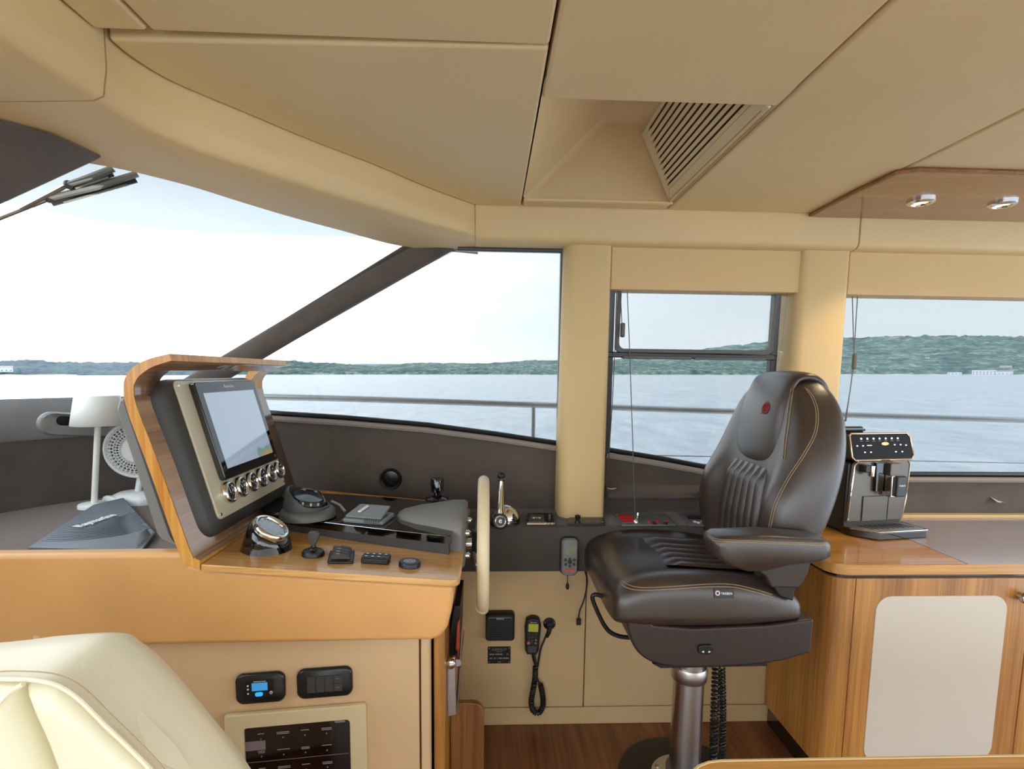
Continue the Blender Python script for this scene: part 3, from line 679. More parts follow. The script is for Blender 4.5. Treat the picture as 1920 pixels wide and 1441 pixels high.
c = at(1146, 917, Y=1.905); t = thing('cord_cleat', 'tiny chrome cord cleat on the dark ledge beside the pillar', 'cleat', c)
b = B(); b.box((-.012, 0, -.002), (.012, .012, .003), T(c)); mk('foot', b, STEEL, t, bev=.001)
b = B(); b.tube([c + Vector(v) for v in ((-.016, -.004, .006), (-.006, -.006, .003), (.006, -.006, .003), (.016, -.004, .006))], .003, 8); mk('horn', b, CHROME, t)

# ================================================================== HELM CONSOLE
from mathutils.bvhtree import BVHTree
def on_surface(objs, pts, lift=.0012):
    """points sighted on a finished surface, lifted a hair off it"""
    bpy.context.view_layer.update(); dg = bpy.context.evaluated_depsgraph_get(); out = []
    trees = []
    for o in objs:
        me = o.evaluated_get(dg).to_mesh(); mw = o.matrix_world
        trees.append(BVHTree.FromPolygons([mw @ v.co for v in me.vertices], [p.vertices[:] for p in me.polygons]))
    for x, y in pts:
        r = ray(x, y).normalized(); best = None
        for t in trees:
            h = t.ray_cast(CAM, r)
            if h[0] is not None and (best is None or h[3] < best[3]): best = h
        if best is not None:
            n = best[1] if best[1].dot(r) < 0 else -best[1]
            out.append((best[0] + n * lift, n))
    return out
def seam(name, objs, pts, mat_, parent, r=.0011, n=5, lift=.0008):
    P = [h[0] for h in on_surface(objs, [(p.x, p.y) for p in smooth_path([(x, y, 0) for x, y in pts], 6)], lift)]
    if len(P) < 3: return None
    b = B(); b.tube(P, r, n); return mk(name, b, mat_, parent)

YN, YF = 1.20, 1.86
con = thing('helm_console', 'helm console with teak dash, tan leather apron and beige base', 'console', (-.5, 1.4, 0))
# dash panel
dA, dB = at(430, 1061, Y=YN), at(858, 1088, Y=YN)
DK = (dB.z - dA.z) / (dB.x - dA.x)
def dz(x): return dA.z + DK * (x - dA.x)
xR = dB.x + .004; xL = -.657
pl = [(xL, YN), (xR - .022, YN)] + [(xR - .022 + .022 * math.cos(rad(a)), YN + .022 + .022 * math.sin(rad(a))) for a in (-60, -30, 0)] + [(xR, YF), (xL, YF)]
b = B(); b.ext([(x, y, dz(x)) for x, y in pl], (0, 0, -.017)); mk('dash_panel', b, W_DASH, con, bev=.003)
b = B(); b.ext([(-.60, 1.845, dz(-.6)), (-.10, 1.845, dz(-.1)), (-.10, 1.845, dz(-.1) + .018), (-.60, 1.845, dz(-.6) + .030)], (0, .015, 0)); mk('fiddle_rail', b, W_EDGE, con, bev=.002)
# hood ribbon
outer = [(-.659, .795), (-.686, .809), (-.703, .835), (-.756, 1.020), (-.797, 1.157), (-.802, 1.205), (-.797, 1.230), (-.780, 1.252), (-.748, 1.270), (-.700, 1.283)]
inner = [(-.6585, .818), (-.668, .824), (-.680, .845), (-.735, 1.034), (-.776, 1.165), (-.781, 1.203), (-.777, 1.220), (-.765, 1.236), (-.738, 1.254), (-.697, 1.268)]
so = smooth_path([(x, 0, z) for x, z in outer], 5); si = smooth_path([(x, 0, z) for x, z in inner], 5)
def ribbon(k0, k1, y0, y1):
    return B().loft([[Vector((o.x, y0, o.z)), Vector((i.x, y0, i.z)), Vector((i.x, y1, i.z)), Vector((o.x, y1, o.z))] for o, i in list(zip(so, si))[k0:k1 + 1]])
KA, KB, KE = 22, 38, len(so) - 1          # open between KA and KB, above the binnacle
HOODV = wood('hood_veneer', '6a4b34', '8f6d50', 'Y', .25, .5)
hood = mk('hood', ribbon(0, KA, YN, YF), W_EDGE, con, ang=50)
mk('hood_canopy', ribbon(KB, KE, YN, YF), W_EDGE, con, ang=50)
mk('hood_leg', ribbon(KA, KB, YN, YN + .085), W_EDGE, con, ang=50); mk('hood_leg', ribbon(KA, KB, YF - .085, YF), W_EDGE, con, ang=50)
def lining(k0, k1, y0, y1):
    return B().loft([[Vector((i.x + .0012, y0, i.z - .0004)), Vector((i.x + .0012, y1, i.z - .0004))] for i in si[k0:k1 + 1]], closed=False, cap=False)
mk('hood_lining', lining(0, KA, YN + .0015, YF - .0015), HOODV, con, ang=50, solid=.0008)
mk('hood_lining', lining(KB, KE - 1, YN + .0015, YF - .0015), HOODV, con, ang=50, solid=.0008)
mk('hood_lining', lining(KA, KB, YN + .0015, YN + .0835), HOODV, con, ang=50, solid=.0008)
# grey rear housing of the hood
hp = [at(x, y, Y=1.255) for x, y in ((243, 733), (222, 750), (216, 768), (292, 1000), (300, 1012), (345, 1036), (352, 1036))]
b = B(); b.ext([(p.x, 1.255, p.z) for p in hp] + [(-.70, 1.255, .83), (-.79, 1.255, 1.13), (-.803, 1.255, 1.17)], (0, .54, 0)); mk('rear_housing', b, GREYH, con, bev=.012, seg=3)
# tan leather apron
ap = [(-300, 1047), (0, 1043), (200, 1041), (345, 1040), (352, 1062), (430, 1075), (848, 1101), (850, 1120), (846, 1150), (838, 1182), (826, 1200), (808, 1206), (400, 1213), (0, 1222), (-300, 1228)]
P = [at(x, y, Y=YN) for x, y in ap]
b = B(); b.ext([(p.x, YN + .012, p.z) for p in P], (0, .045, 0)); mk('leather_apron', b, TAN, con, bev=.013, seg=4)
b = B(); b.ext([(-1.5, 1.255, .62), (-.19, 1.255, .62), (-.125, 1.255, .67), (-.115, 1.255, dz(-.115) - .018), (-.655, 1.255, dz(-.655) - .018), (-.655, 1.255, .775), (-1.5, 1.255, .775)], (0, .55, 0)); mk('carcass', b, DARKF, con)
b = B(); b.ext([tuple(Vector((p.x, 1.25, p.z))) for p in [at(x, y, Y=YN) for x, y in ap[6:12]]] + [(-.2, 1.25, .625), (-.2, 1.25, .74)], (0, .19, 0)); mk('apron_return', b, TAN, con, bev=.004)
# lower base, angled in plan
LK = .121
def ly(x): return 1.25 + LK * (x + .64)
LN = Vector((-LK, 1, 0)).normalized()
def atl(px, py, off=0): return atp(px, py, Vector((-.64, 1.25, 0)) - LN * off, LN)
xe = atl(787, 1215).x
b = B(); b.ext([(-1.05, ly(-1.05) + .01, 0), (xe - .002, ly(xe), 0), (xe - .002, 1.76, 0), (-1.05, 1.76, 0)], (0, 0, .64)); base = mk('base_panel', b, LOWC, con, bev=.005)
b = B(); b.ext([(xe + .002, ly(xe) - .002, 0), (xe + .024, ly(xe) + .008, 0), (xe + .027, ly(xe) + .03, 0), (xe + .002, ly(xe) + .03, 0)], (0, 0, .62)); mk('base_edge', b, LOWC, con, bev=.006, seg=3)
ex0, ex1 = at(813, 1300, Y=1.335).x, at(834, 1300, Y=1.335).x
b = B(); b.box((ex0, 1.335, 0), (ex1, 1.77, .62)); mk('end_panel', b, W_CAB, con, bev=.006, seg=3)
px1 = at(908, 1340, Y=1.5).x; zt = at(880, 1318, Y=1.5).z
pp = [(ex1 + .002, 0), (px1, 0)] + [(px1 - .035 + .035 * math.cos(rad(a)), zt - .035 + .035 * math.sin(rad(a))) for a in (0, 22, 45, 67, 90)] + [(ex1 + .002, zt)]
b = B(); b.ext([(x, 1.5, z) for x, z in pp], (0, .022, 0)); mk('plinth', b, W_STEP, con, bev=.003)

# --- folding steel footrest and red case at the console's aft end
fr = thing('folding_footrest', 'folded polished steel footrest on the aft end of the console', 'footrest', at(845, 1300, Y=1.40))
def poly_y(pts, y, d): return [tuple(at(x, yy, Y=y)) for x, yy in pts], (0, d, 0)
q, v = poly_y(((838, 1238), (853, 1231), (856, 1340), (838, 1344)), 1.40, .012); b = B(); b.ext(q, v); mk('front_plate', b, POLISH, fr, bev=.002)
q, v = poly_y(((829, 1254), (837, 1254), (836, 1349), (830, 1349)), 1.41, .20); b = B(); b.ext(q, v); mk('side_plate', b, STEEL, fr, bev=.002)
c = at(845, 1244, Y=1.395); b = B(); b.lathe([(.0125, 0), (.0125, .006), (.008, .009), (.0005, .009)], 20, T(c) @ Rm(90, 'X')); mk('pivot_bolt', b, CHROME, fr)
c = at(858, 1242, Y=1.42); b = B(); b.tube([c, c + Vector((0, .18, 0))], .010, 12); mk('cross_tube', b, POLISH, fr)
c = at(862, 1250, Y=1.42); b = B(); b.tube([at(862, 1250, Y=1.44), at(857, 1330, Y=1.44)], .005, 8); mk('stay', b, STEEL, fr)
q, v = poly_y(((851, 1136), (863, 1135), (860, 1236), (835, 1240)), 1.50, .20); b = B(); b.ext(q, v); mk('holder', b, BLACK, fr, bev=.003)
q, v = poly_y(((857, 1168), (862, 1160), (861, 1228), (853, 1231)), 1.478, .018); b = B(); b.ext(q, v); mk('red_case', b, mat('red_plastic', 'b8402c', .4), bev=.003, label='narrow red case tucked behind the steel footrest', cat='case')

# --- instrument binnacle with display and gauges
PO = Vector((-.667, 1.28, .883)); PV = Vector((-.264, 0, .964)).normalized()
PM = frame(PO, (0, 1, 0), PV)
bin_ = thing('instrument_binnacle', 'tilted charcoal instrument binnacle with chart display and six gauges', 'instrument panel', PO)
bo = rr(.485, .392, .045, 6, .222, .162)
b = B(); b.loft([[(x, y, -.085) for x, y in rr(.50, .400, .05, 6, .215, .160)], [(x, y, -.03) for x, y in rr(.495, .397, .05, 6, .218, .161)], [(x, y, -.010) for x, y in bo], [(.222 + (x - .222) * .965, .170 + (y - .170) * .96, .001) for x, y in bo]], M=PM); mk('body', b, DGREY, bin_, ang=60)
b = B(); b.ext([(x, y, .001) for x, y in rr(.424, .350, .014, 5, .232, .174)], (0, 0, .006), PM); mk('face_panel', b, CREAMP, bin_, bev=.002)
for x, y in ((.032, .337), (.432, .337), (.432, .011), (.032, .011)):
    b = B(); b.lathe([(.0045, .006), (.004, .009), (.0004, .0095)], 12, PM @ T(x, y, 0)); mk('screw', b, CHROME, bin_)
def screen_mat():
    m = bpy.data.materials.new('chart_with_painted_glare'); m.use_nodes = True; t = m.node_tree; p = t.nodes['Principled BSDF']
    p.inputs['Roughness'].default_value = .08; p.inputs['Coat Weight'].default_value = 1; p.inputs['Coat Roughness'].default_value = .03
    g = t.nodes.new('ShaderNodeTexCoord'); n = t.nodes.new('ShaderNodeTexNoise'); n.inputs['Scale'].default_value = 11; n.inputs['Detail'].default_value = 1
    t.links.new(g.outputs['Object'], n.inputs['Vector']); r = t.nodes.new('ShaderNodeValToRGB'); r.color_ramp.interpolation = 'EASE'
    els = r.color_ramp.elements; els[0].position = .40; els[0].color = lin('b4c8dc'); els[1].position = .68; els[1].color = lin('c8a878')  # pale blue paints in the window's reflection; the other tints are chart
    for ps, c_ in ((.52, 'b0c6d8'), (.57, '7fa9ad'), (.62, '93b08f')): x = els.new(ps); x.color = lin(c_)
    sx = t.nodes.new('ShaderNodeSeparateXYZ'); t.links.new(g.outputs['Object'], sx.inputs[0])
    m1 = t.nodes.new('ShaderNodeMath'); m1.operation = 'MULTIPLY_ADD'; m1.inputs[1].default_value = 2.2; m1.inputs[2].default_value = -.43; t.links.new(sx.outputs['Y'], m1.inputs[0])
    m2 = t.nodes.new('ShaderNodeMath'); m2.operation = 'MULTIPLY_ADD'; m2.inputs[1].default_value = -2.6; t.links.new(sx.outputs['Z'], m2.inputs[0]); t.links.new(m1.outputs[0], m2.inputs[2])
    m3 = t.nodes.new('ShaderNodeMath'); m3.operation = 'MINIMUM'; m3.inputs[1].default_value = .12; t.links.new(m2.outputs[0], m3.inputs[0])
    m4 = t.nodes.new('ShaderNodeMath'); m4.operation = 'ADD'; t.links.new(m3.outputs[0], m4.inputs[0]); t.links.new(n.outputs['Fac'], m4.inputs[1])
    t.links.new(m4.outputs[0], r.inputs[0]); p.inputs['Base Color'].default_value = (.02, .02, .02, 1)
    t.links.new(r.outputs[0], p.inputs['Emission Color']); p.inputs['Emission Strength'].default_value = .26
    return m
b = B(); b.ext([(x, y, .007) for x, y in rr(.335, .256, .010, 4, .242, .214)], (0, 0, .016), PM); disp = mk('display', b, GLOSSB, bin_, bev=.003)
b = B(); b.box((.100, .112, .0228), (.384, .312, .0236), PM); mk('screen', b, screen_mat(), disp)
text('Raymarine', .013, PM @ T(.242, .327, .0232), INKW, disp)
b = B(); b.lathe([(.005, 0), (.005, .0012), (.0003, .0012)], 12, PM @ T(.392, .100, .0228)); mk('power_key', b, GREYP, disp)
DIAL = mat('black_dial', '121315', .25, coat=.7)
for i in range(6):
    cx, cy = .088 + .0642 * i, .053
    M = PM @ T(cx, cy, .006)
    b = B(); b.lathe([(.0275, 0), (.0285, .006), (.0275, .014), (.0235, .0175), (.0205, .0165), (.0195, .012)], 32, M, cap=False); gz = mk('gauge', b, CHROME, bin_, ang=80)
    b = B(); b.lathe([(.0205, .011), (.0003, .0112)], 28, M, cap=False); mk('dial', b, DIAL, gz)
    for k in range(7):
        a = rad(-120 + 40 * k); b = B(); b.box((.0125, -.0006, .0113), (.0175, .0006, .0117), M @ Matrix.Rotation(a + PI / 2, 4, 'Z')); mk('tick', b, INKW, gz)
    b = B(); b.ext([(-.003, -.0009, .0118), (.0145, -.0003, .0118), (.0145, .0003, .0118), (-.003, .0009, .0118)], (0, 0, .0006), M @ Rm(100 + 23 * i % 90, 'Z')); mk('needle', b, INKW, gz)

# --- central pod
def pz(x): return .848 + (.824 - .848) * (x + .66) / .555
podc = [(-.690, 1.64), (-.665, 1.55), (-.58, 1.485), (-.40, 1.432), (-.20, 1.385), (-.10, 1.365), (-.10, 1.70), (-.25, 1.74), (-.42, 1.765), (-.58, 1.77), (-.665, 1.73)]
sm = [v for v in smooth_path([(x, y, 0) for x, y in podc[:6]], 5)] + [v for v in smooth_path([(x, y, 0) for x, y in podc[6:]], 5)]
pod = thing('dash_pod', 'glossy black raised pod in the middle of the teak dash', 'pod', (-.4, 1.55, .79))
cen = Vector((-.38, 1.58, 0))
def shr(P, k): return [cen + (p - cen) * k for p in P]
b = B(); b.loft([[(p.x, p.y, pz(p.x) - .022) for p in sm], [(p.x, p.y, pz(p.x) - .003) for p in sm], [(p.x, p.y, pz(p.x)) for p in shr(sm, .985)]]); mk('top_tray', b, GLOSSB, pod, ang=35)
b = B(); b.tube([(p.x, p.y, pz(p.x) - .0018) for p in sm], .0008, 6, closed=True); mk('edge_bead', b, POLISH, pod)
s2_ = shr(sm, .97); b = B(); b.loft([[(p.x, p.y, dz(p.x) - .002) for p in s2_], [(p.x, p.y, pz(p.x) - .021) for p in s2_]]); mk('skirt', b, DGREY, pod)
# steering column housing
colm = thing('steering_housing', 'grey moulded steering housing beside the wheel', 'housing', (-.15, 1.54, .78))
def yz(x, y0, y1, z0, z1, r): return [(x, p, q) for p, q in rr(y1 - y0, z1 - z0, r, 5, (y0 + y1) / 2, (z0 + z1) / 2)]
b = B(); b.loft([yz(-.268, 1.515, 1.565, .828, .838, .004), yz(-.255, 1.495, 1.585, .812, .844, .015), yz(-.21, 1.462, 1.62, .79, .850, .028), yz(-.155, 1.436, 1.65, .75, .855, .045), yz(-.11, 1.41, 1.672, .715, .858, .05), yz(-.078, 1.405, 1.675, .705, .857, .05), yz(-.070, 1.412, 1.668, .712, .851, .046)]); mk('shell', b, GREYL if False else GREYH, colm, ang=50)
for yy, zz in ((1.47, .80), (1.47, .735), (1.60, .80)):
    b = B(); b.lathe([(.009, 0), (.009, .012), (.004, .016), (.0004, .016)], 10, T(-.070, yy, zz) @ Rm(90, 'Y')); mk('bolt', b, CHROME, colm)
# steering wheel, plane square to the boat's length
WC = Vector((-.0195, 1.54, .747)); WR = .184
wh = thing('steering_wheel', 'ivory leather rimmed steering wheel seen edge on', 'steering wheel', WC)
WM = T(WC) @ Rm(.73, 'Z') @ Rm(90, 'Y')
b = B(); b.torus(WR, .0168, 72, 16, WM); mk('rim', b, IVORY, wh)
for a in (-128, -52):
    v = Vector((0, math.cos(rad(a)), math.sin(rad(a)))); b = B(); b.torus(.0172, .0014, 18, 6, frame(WC + v * WR, v, (1, 0, 0)) ); mk('rim_joint', b, IVORY, wh)
for a in (90, 205, 335):
    v = Vector((0, math.cos(rad(a)), math.sin(rad(a)))); b = B(); b.tube([WC + Vector((-.022, 0, 0)) + v * .03, WC + Vector((-.01, 0, 0)) + v * .10, WC + v * WR], [.011, .010, .008], 10, flat=.55); mk('spoke', b, POLISH, wh)
b = B(); b.lathe([(.0005, -.035), (.035, -.033), (.040, -.02), (.034, -.006), (.0005, -.002)], 28, WM); mk('hub', b, SATIN, wh)
b = B(); b.lathe([(.016, -.052), (.016, -.03)], 18, WM); mk('shaft', b, POLISH, wh)

# --- things on the dash
DN = Vector((-DK, 0, 1)).normalized()
def atd(px, py): return atp(px, py, Vector((dA.x, YN, dA.z)), DN)
def dframe(p, ang=0): return frame(p, Vector((1, 0, DK)), (0, 1, 0)) @ Rm(ang, 'Z')
c = atd(500, 1027)
t = thing('tilted_gauge', 'large chrome rimmed gauge in a tilted black pot beside the display hood', 'gauge', c)
GN = Vector((.56, -.06, .83)).normalized(); gx = Vector((.83, 0, -.56)); gc = c + Vector((.012, -.006, .048)); M2 = frame(gc, gx - GN * gx.dot(GN), GN.cross(gx)); M1 = dframe(c)
cir = lambda r, M: [M @ Vector((r * math.cos(2 * PI * k / 36), r * math.sin(2 * PI * k / 36), 0)) for k in range(36)]
cb, ct = cir(.061, M1), cir(.052, M2)
b = B(); b.loft([cb, [p.lerp(q, .5) for p, q in zip(cb, ct)], [p.lerp(q, .92) for p, q in zip(cb, ct)], cir(.048, M2)]); mk('pot', b, GLOSSB, t, ang=60)
b = B(); b.lathe([(.046, -.002), (.047, .006), (.045, .013), (.040, .0155), (.036, .014), (.034, .009)], 40, M2, cap=False); mk('bezel', b, CHROME, t, ang=80)
b = B(); b.lathe([(.035, .009), (.0004, .0095)], 32, M2, cap=False); dl = mk('dial', b, mat('silver_dial', '8c9298', .15, .2, coat=1), t)
for k in range(10):
    b = B(); b.box((.025, -.0008, .0096), (.032, .0008, .0100), M2 @ Rm(36 * k, 'Z')); mk('tick', b, INKW, dl)
c = atd(587, 1040)
t = thing('trim_joystick', 'small dark paddle joystick on a round base on the dash', 'joystick', c); M = dframe(c)
b = B(); b.lathe([(.027, 0), (.027, .007), (.024, .012), (.012, .015), (.0004, .015)], 28, M); mk('base', b, BLACK, t)
b = B(); b.lathe([(.012, .014), (.010, .019), (.006, .022), (.005, .028)], 16, M); mk('boot', b, SATIN, t)
b = B(); b.ext([(-.004, .024), (.004, .024), (.014, .046), (.0145, .056), (.009, .061), (-.009, .061), (-.0145, .056), (-.014, .046)] and [(x, -.006, z) for x, z in ((-.004, .024), (.004, .024), (.014, .046), (.0145, .056), (.009, .061), (-.009, .061), (-.0145, .056), (-.014, .046))], (0, .012, 0), M); mk('paddle', b, DGREY, t, bev=.003)
c = atd(640, 1046)
t = thing('rocker_pad', 'black four rocker switch pad stepping up the dash', 'switch pad', c); M = dframe(c, 12)
b = B(); b.ext([(-.036, 0), (.036, 0), (.030, .008), (-.030, .008)] and [(-.030, -.042, 0), (.030, -.042, 0), (.030, .042, 0), (-.030, .042, 0)], (0, 0, .007), M); mk('plate', b, BLACK, t, bev=.004)
for k in range(4):
    y = -.030 + .0195 * k
    b = B(); b.ext([(-.024, y, .007), (.024, y, .007), (.018, y, .014), (-.010, y, .020), (-.022, y, .016)], (0, .017, 0), M); rk = mk('rocker', b, DGREY, t, bev=.002)
    b = B(); b.box((-.012, y + .005, .0185), (-.004, y + .010, .0205), M); mk('mark', b, INKG, rk)
c = atd(705, 1052)
t = thing('dash_keypad', 'black keypad with two rows of white marks on the dash', 'keypad', c); M = dframe(c, 2)
b = B(); b.ext([(x, y, 0) for x, y in rr(.068, .046, .008, 4)], (0, 0, .015), M); kp = mk('case', b, BLACK, t, bev=.004)
for i in range(4):
    for j in range(2):
        b = B(); b.ext([(x, y, .0148) for x, y in rr(.011, .012, .003, 3, -.0225 + .015 * i, -.009 + .018 * j)], (0, 0, .0015), M); k_ = mk('key', b, SATIN, t)
        if (i, j) not in ((3, 0),):
            b = B(); b.box((-.0255 + .015 * i, -.0105 + .018 * j, .0162), (-.0195 + .015 * i, -.0075 + .018 * j, .0166), M); mk('mark', b, INKW, k_)
c = atd(768, 1060)
t = thing('round_control', 'round dark control with a silver grey face on the dash', 'button', c); M = dframe(c)
b = B(); b.lathe([(.0265, 0), (.0265, .009), (.0245, .012), (.0225, .012)], 32, M); mk('ring', b, BLACK, t)
b = B(); b.lathe([(.0225, .0118), (.0004, .0124)], 32, M); fc = mk('face', b, GREYL, t)
for k in range(6):
    b = B(); b.box((-.015 + .005 * k, -.004 + .006 * (k % 2), .0125), (-.0125 + .005 * k, -.002 + .006 * (k % 2), .0129), M); mk('mark', b, INKW, fc)
# compass on the pod
c = atp(577, 950, (0, 0, .846), (.043, 0, 1)); c.z = pz(c.x)
t = thing('compass', 'domed grey compass at the forward end of the black pod', 'compass', c)
M = T(c)
b = B(); b.lathe([(.076, 0), (.075, .014), (.070, .022), (.062, .026)], 40, M); mk('base', b, GREYP, t, ang=60)
HM = T(c + Vector((-.004, 0, .022))) @ Rm(12, 'Y')
n = 40; rings = []
for r_, zz in ((.062, 0), (.062, .012), (.060, .020), (.055, .021), (.052, .010)):
    rings.append([(r_ * math.cos(2 * PI * k / n), r_ * math.sin(2 * PI * k / n), zz + (0 if zz < .011 else max(0, -math.cos(2 * PI * k / n) * .5 + .12) * .052)) for k in range(n)])
b = B(); b.loft(rings, cap=False, M=HM); mk('hood', b, DGREY, t, ang=60)
DOME = bpy.data.materials.new('compass_glass'); DOME.use_nodes = True; p_ = DOME.node_tree.nodes['Principled BSDF']; p_.inputs['Transmission Weight'].default_value = 1; p_.inputs['Roughness'].default_value = .02; p_.inputs['IOR'].default_value = 1.2
b = B(); b.sphere((0, 0, .012), .050, 28, 14, .95, HM); mk('dome', b, DOME, t)
b = B(); b.lathe([(.034, .016), (.041, .018), (.034, .030), (.012, .036), (.0004, .037)], 28, HM); cdm = mk('card', b, DIAL, t)
for k in range(12):
    b = B(); b.box((.0375, -.0024, .020), (.0405, .0024, .0275), HM @ Rm(30 * k, 'Z')); mk('card_mark', b, RED if k % 6 == 0 else INKW, cdm)
b = B(); b.lathe([(.003, 0), (.003, .003), (.0003, .003)], 10, HM @ Rm(-62, 'Z') @ T(.062, 0, .006) @ Rm(90, 'Y')); mk('screw', b, CHROME, t)
b = B(); b.tube([c + Vector((.05, .055, .03)), c + Vector((.075, .05, .02)), c + Vector((.092, .045, .002))], .006, 8, flat=.5); mk('cable_clip', b, STEEL, t)
# autopilot control, small read-out, black joystick at the far side
c = atp(690, 962, (0, 0, .838), (.043, 0, 1)); c.z = pz(c.x)
t = thing('autopilot_control', 'wedge shaped pale grey control box on the black pod', 'control box', c)
M = frame(c, Vector((1, -.12, -.043)), (0, 1, 0))
b = B(); b.ext([(-.056, -.048, 0), (.058, -.048, 0), (.062, .048, 0), (-.046, .048, 0)], (0, 0, .014), M); mk('case', b, GREYL, t, bev=.006, seg=3)
b = B(); b.ext([(-.050, -.044, .014), (.052, -.044, .014), (.050, .044, .026), (-.040, .044, .026)], (0, 0, .008), M); mk('lid', b, GREYL, t, bev=.004, seg=3)
for k in range(8):
    b = B(); b.box((.006 + .006 * k, -.0495, .004), (.0085 + .006 * k, -.046, .017), M); mk('grip_rib', b, GREYP, t)
b = B(); b.ext([(-.022, -.022, .026), (-.014, -.022, .026), (-.006, .022, .0325), (-.014, .022, .0325)], (0, 0, .003), M); mk('white_label', b, INKW, t)
c = at(752, 946, Y=1.80)
t = thing('readout_unit', 'small black read-out unit behind the pale control box', 'display', c)
M = frame(c, (1, 0, -.03), (0, 1, .35))
b = B(); b.ext([(x, y, -.006) for x, y in rr(.088, .040, .006, 4)], (0, 0, .012), M); mk('case', b, BLACK, t, bev=.002)
b = B(); b.box((-.036, -.012, .006), (.022, .012, .0068), M); mk('screen', b, mat('dim_red_screen', '2a1512', .2), t)
b = B(); b.box((.030, -.014, .006), (.034, .014, .008), M); mk('bright_bar', b, CHROME, t)
c = at(820, 955, Y=1.77); c.z = dz(c.x)
t = thing('thruster_joystick', 'glossy black thruster joystick at the far side of the dash', 'joystick', c)
b = B(); b.lathe([(.056, 0), (.056, .012), (.048, .030), (.040, .046), (.044, .052), (.034, .060), (.0005, .064)], 32, T(c)); mk('base', b, GLOSSB, t, ang=60)
b = B(); b.lathe([(.050, .014), (.0525, .017), (.050, .022)], 32, T(c), cap=False); mk('base_ring', b, STEEL, t)
b = B(); b.lathe([(.012, .06), (.012, .072), (.021, .076), (.022, .116), (.019, .121), (.0005, .122)], 24, T(c)); mk('knob', b, GLOSSB, t, ang=50)
b = B(); b.tube(smooth_path([c + Vector((.010, -.04, .052)), c + Vector((.045, -.03, .046)), c + Vector((.068, -.01, .022)), c + Vector((.074, .0, .0))], 5), .006, 8); mk('guard', b, SATIN, t)
# round vent in the side lining
c = atw(733, 897, -.022)
t = thing('air_outlet', 'round black air outlet in the dark lining behind the dash', 'vent', c)
M = frame(c, (1, 0, 0), Vector((0, WK, 1)))
b = B(); b.lathe([(.040, -.002), (.040, .006), (.036, .010), (.031, .008), (.030, .002)], 36, M, cap=False); mk('ring', b, BLACK, t, ang=60)
b = B(); b.lathe([(.030, .004), (.02, .007), (.0004, .008)], 28, M, cap=False); mk('flap', b, SATIN, t)
b = B(); b.tube([M @ Vector(v) for v in ((-.024, .012, .0095), (-.006, -.010, .0095), (.012, -.022, .0095))], .0015, 6); mk('flap_seam', b, GLOSSB, t)

# ================================================================== THINGS ON THE SHELF
ZS = .742
def ats(px, py): return at(px, py, Z=ZS)
c = ats(943, 982); c.y = 1.775
t = thing('throttle_lever', 'chrome throttle lever on the suede shelf beside the wheel', 'throttle', c)
b = B(); b.loft([[(c.x + x, c.y + y, ZS) for x, y in rr(.105, .075, .03, 6, .005)], [(c.x + x, c.y + y, ZS + .006) for x, y in rr(.105, .075, .03, 6, .005)], [(c.x + x, c.y + y, ZS + .010) for x, y in rr(.09, .065, .028, 6, .005)]]); mk('foot', b, SATIN, t)
b = B(); b.sphere(c + Vector((.008, .0, .012)), .050, 28, 14, 1.1); b.bm.verts.ensure_lookup_table()
bmesh.ops.bisect_plane(b.bm, geom=b.bm.verts[:] + b.bm.edges[:] + b.bm.faces[:], plane_co=(c.x, c.y, ZS + .009), plane_no=(0, 0, -1), clear_outer=True)
mk('housing', b, CHROME, t, ang=60)
lv = [c + Vector(v) for v in ((-.010, -.040, .02), (-.010, -.034, .05), (-.009, -.020, .085), (-.008, -.006, .12), (-.007, .0, .150))]
b = B(); b.tube(smooth_path(lv, 5), [.025 - .014 * (k / 20) ** .6 for k in range(21)], 16, flat=.75); mk('lever', b, CHROME, t)
b = B(); b.lathe([(.009, 0), (.014, .004), (.015, .009), (.010, .012)], 18, T(lv[-1] - Vector((0, 0, .006)))); mk('collar', b, CHROME, t)
b = B(); b.sphere(lv[-1] + Vector((0, 0, .012)), .014, 16, 10); mk('knob', b, BLACK, t)
EM = frame(c + Vector((-.010, -.060, .022)), (1, 0, 0), (0, .3, 1))
b = B(); b.lathe([(.026, -.012), (.026, .002), (.022, .006)], 28, EM); mk('pivot_cap', b, SATIN, t)
b = B(); b.torus(.0165, .0022, 28, 8, EM @ T(0, 0, .006)); mk('cap_ring', b, CHROME, t)
text('e', .025, EM @ T(0, .002, .006), CHROME, t)
def plate(name, pts, label, cat, m, th=.006, lift=0):
    P = [at(x, y, Z=ZS + lift) for x, y in pts]; c = sum(P, Vector()) / len(P)
    t = thing(name, label, cat, c)
    b = B(); b.ext([(p.x, p.y, ZS + lift) for p in P], (0, 0, th)); mk('plate', b, m, t, bev=.0015)
    return t
def on_plate(t, name, px, py, M_fn, m, z): pass
t = plate('trim_control', ((987, 984), (1041, 984), (1036, 966), (990, 966)), 'small steel edged control box on the shelf beside the throttle', 'control', SATIN, .010)
p = [at(x, y, Z=ZS + .010) for x, y in ((991, 980), (1022, 980), (1019, 966), (992, 966))]; b = B(); b.ext([tuple(q) for q in p], (0, 0, .004)); mk('display', b, GREYP, t, bev=.001)
text("EYS", .016, frame(sum(p, Vector()) / 4 + Vector((0, 0, .0045)), (1, 0, 0), (0, 1, 0)), INKW, t, sx=1.2)
p0, p1 = at(988, 982, Z=ZS + .006), at(1040, 982, Z=ZS + .006); b = B(); b.tube([p0, p1], .005, 8); mk('front_bar', b, CHROME, t)
q = at(1031, 978, Z=ZS + .010); q.y += .012; b = B(); b.lathe([(.009, 0), (.009, .022), (.007, .026), (.0005, .026)], 16, T(q)); mk('knob', b, BLACK, t)
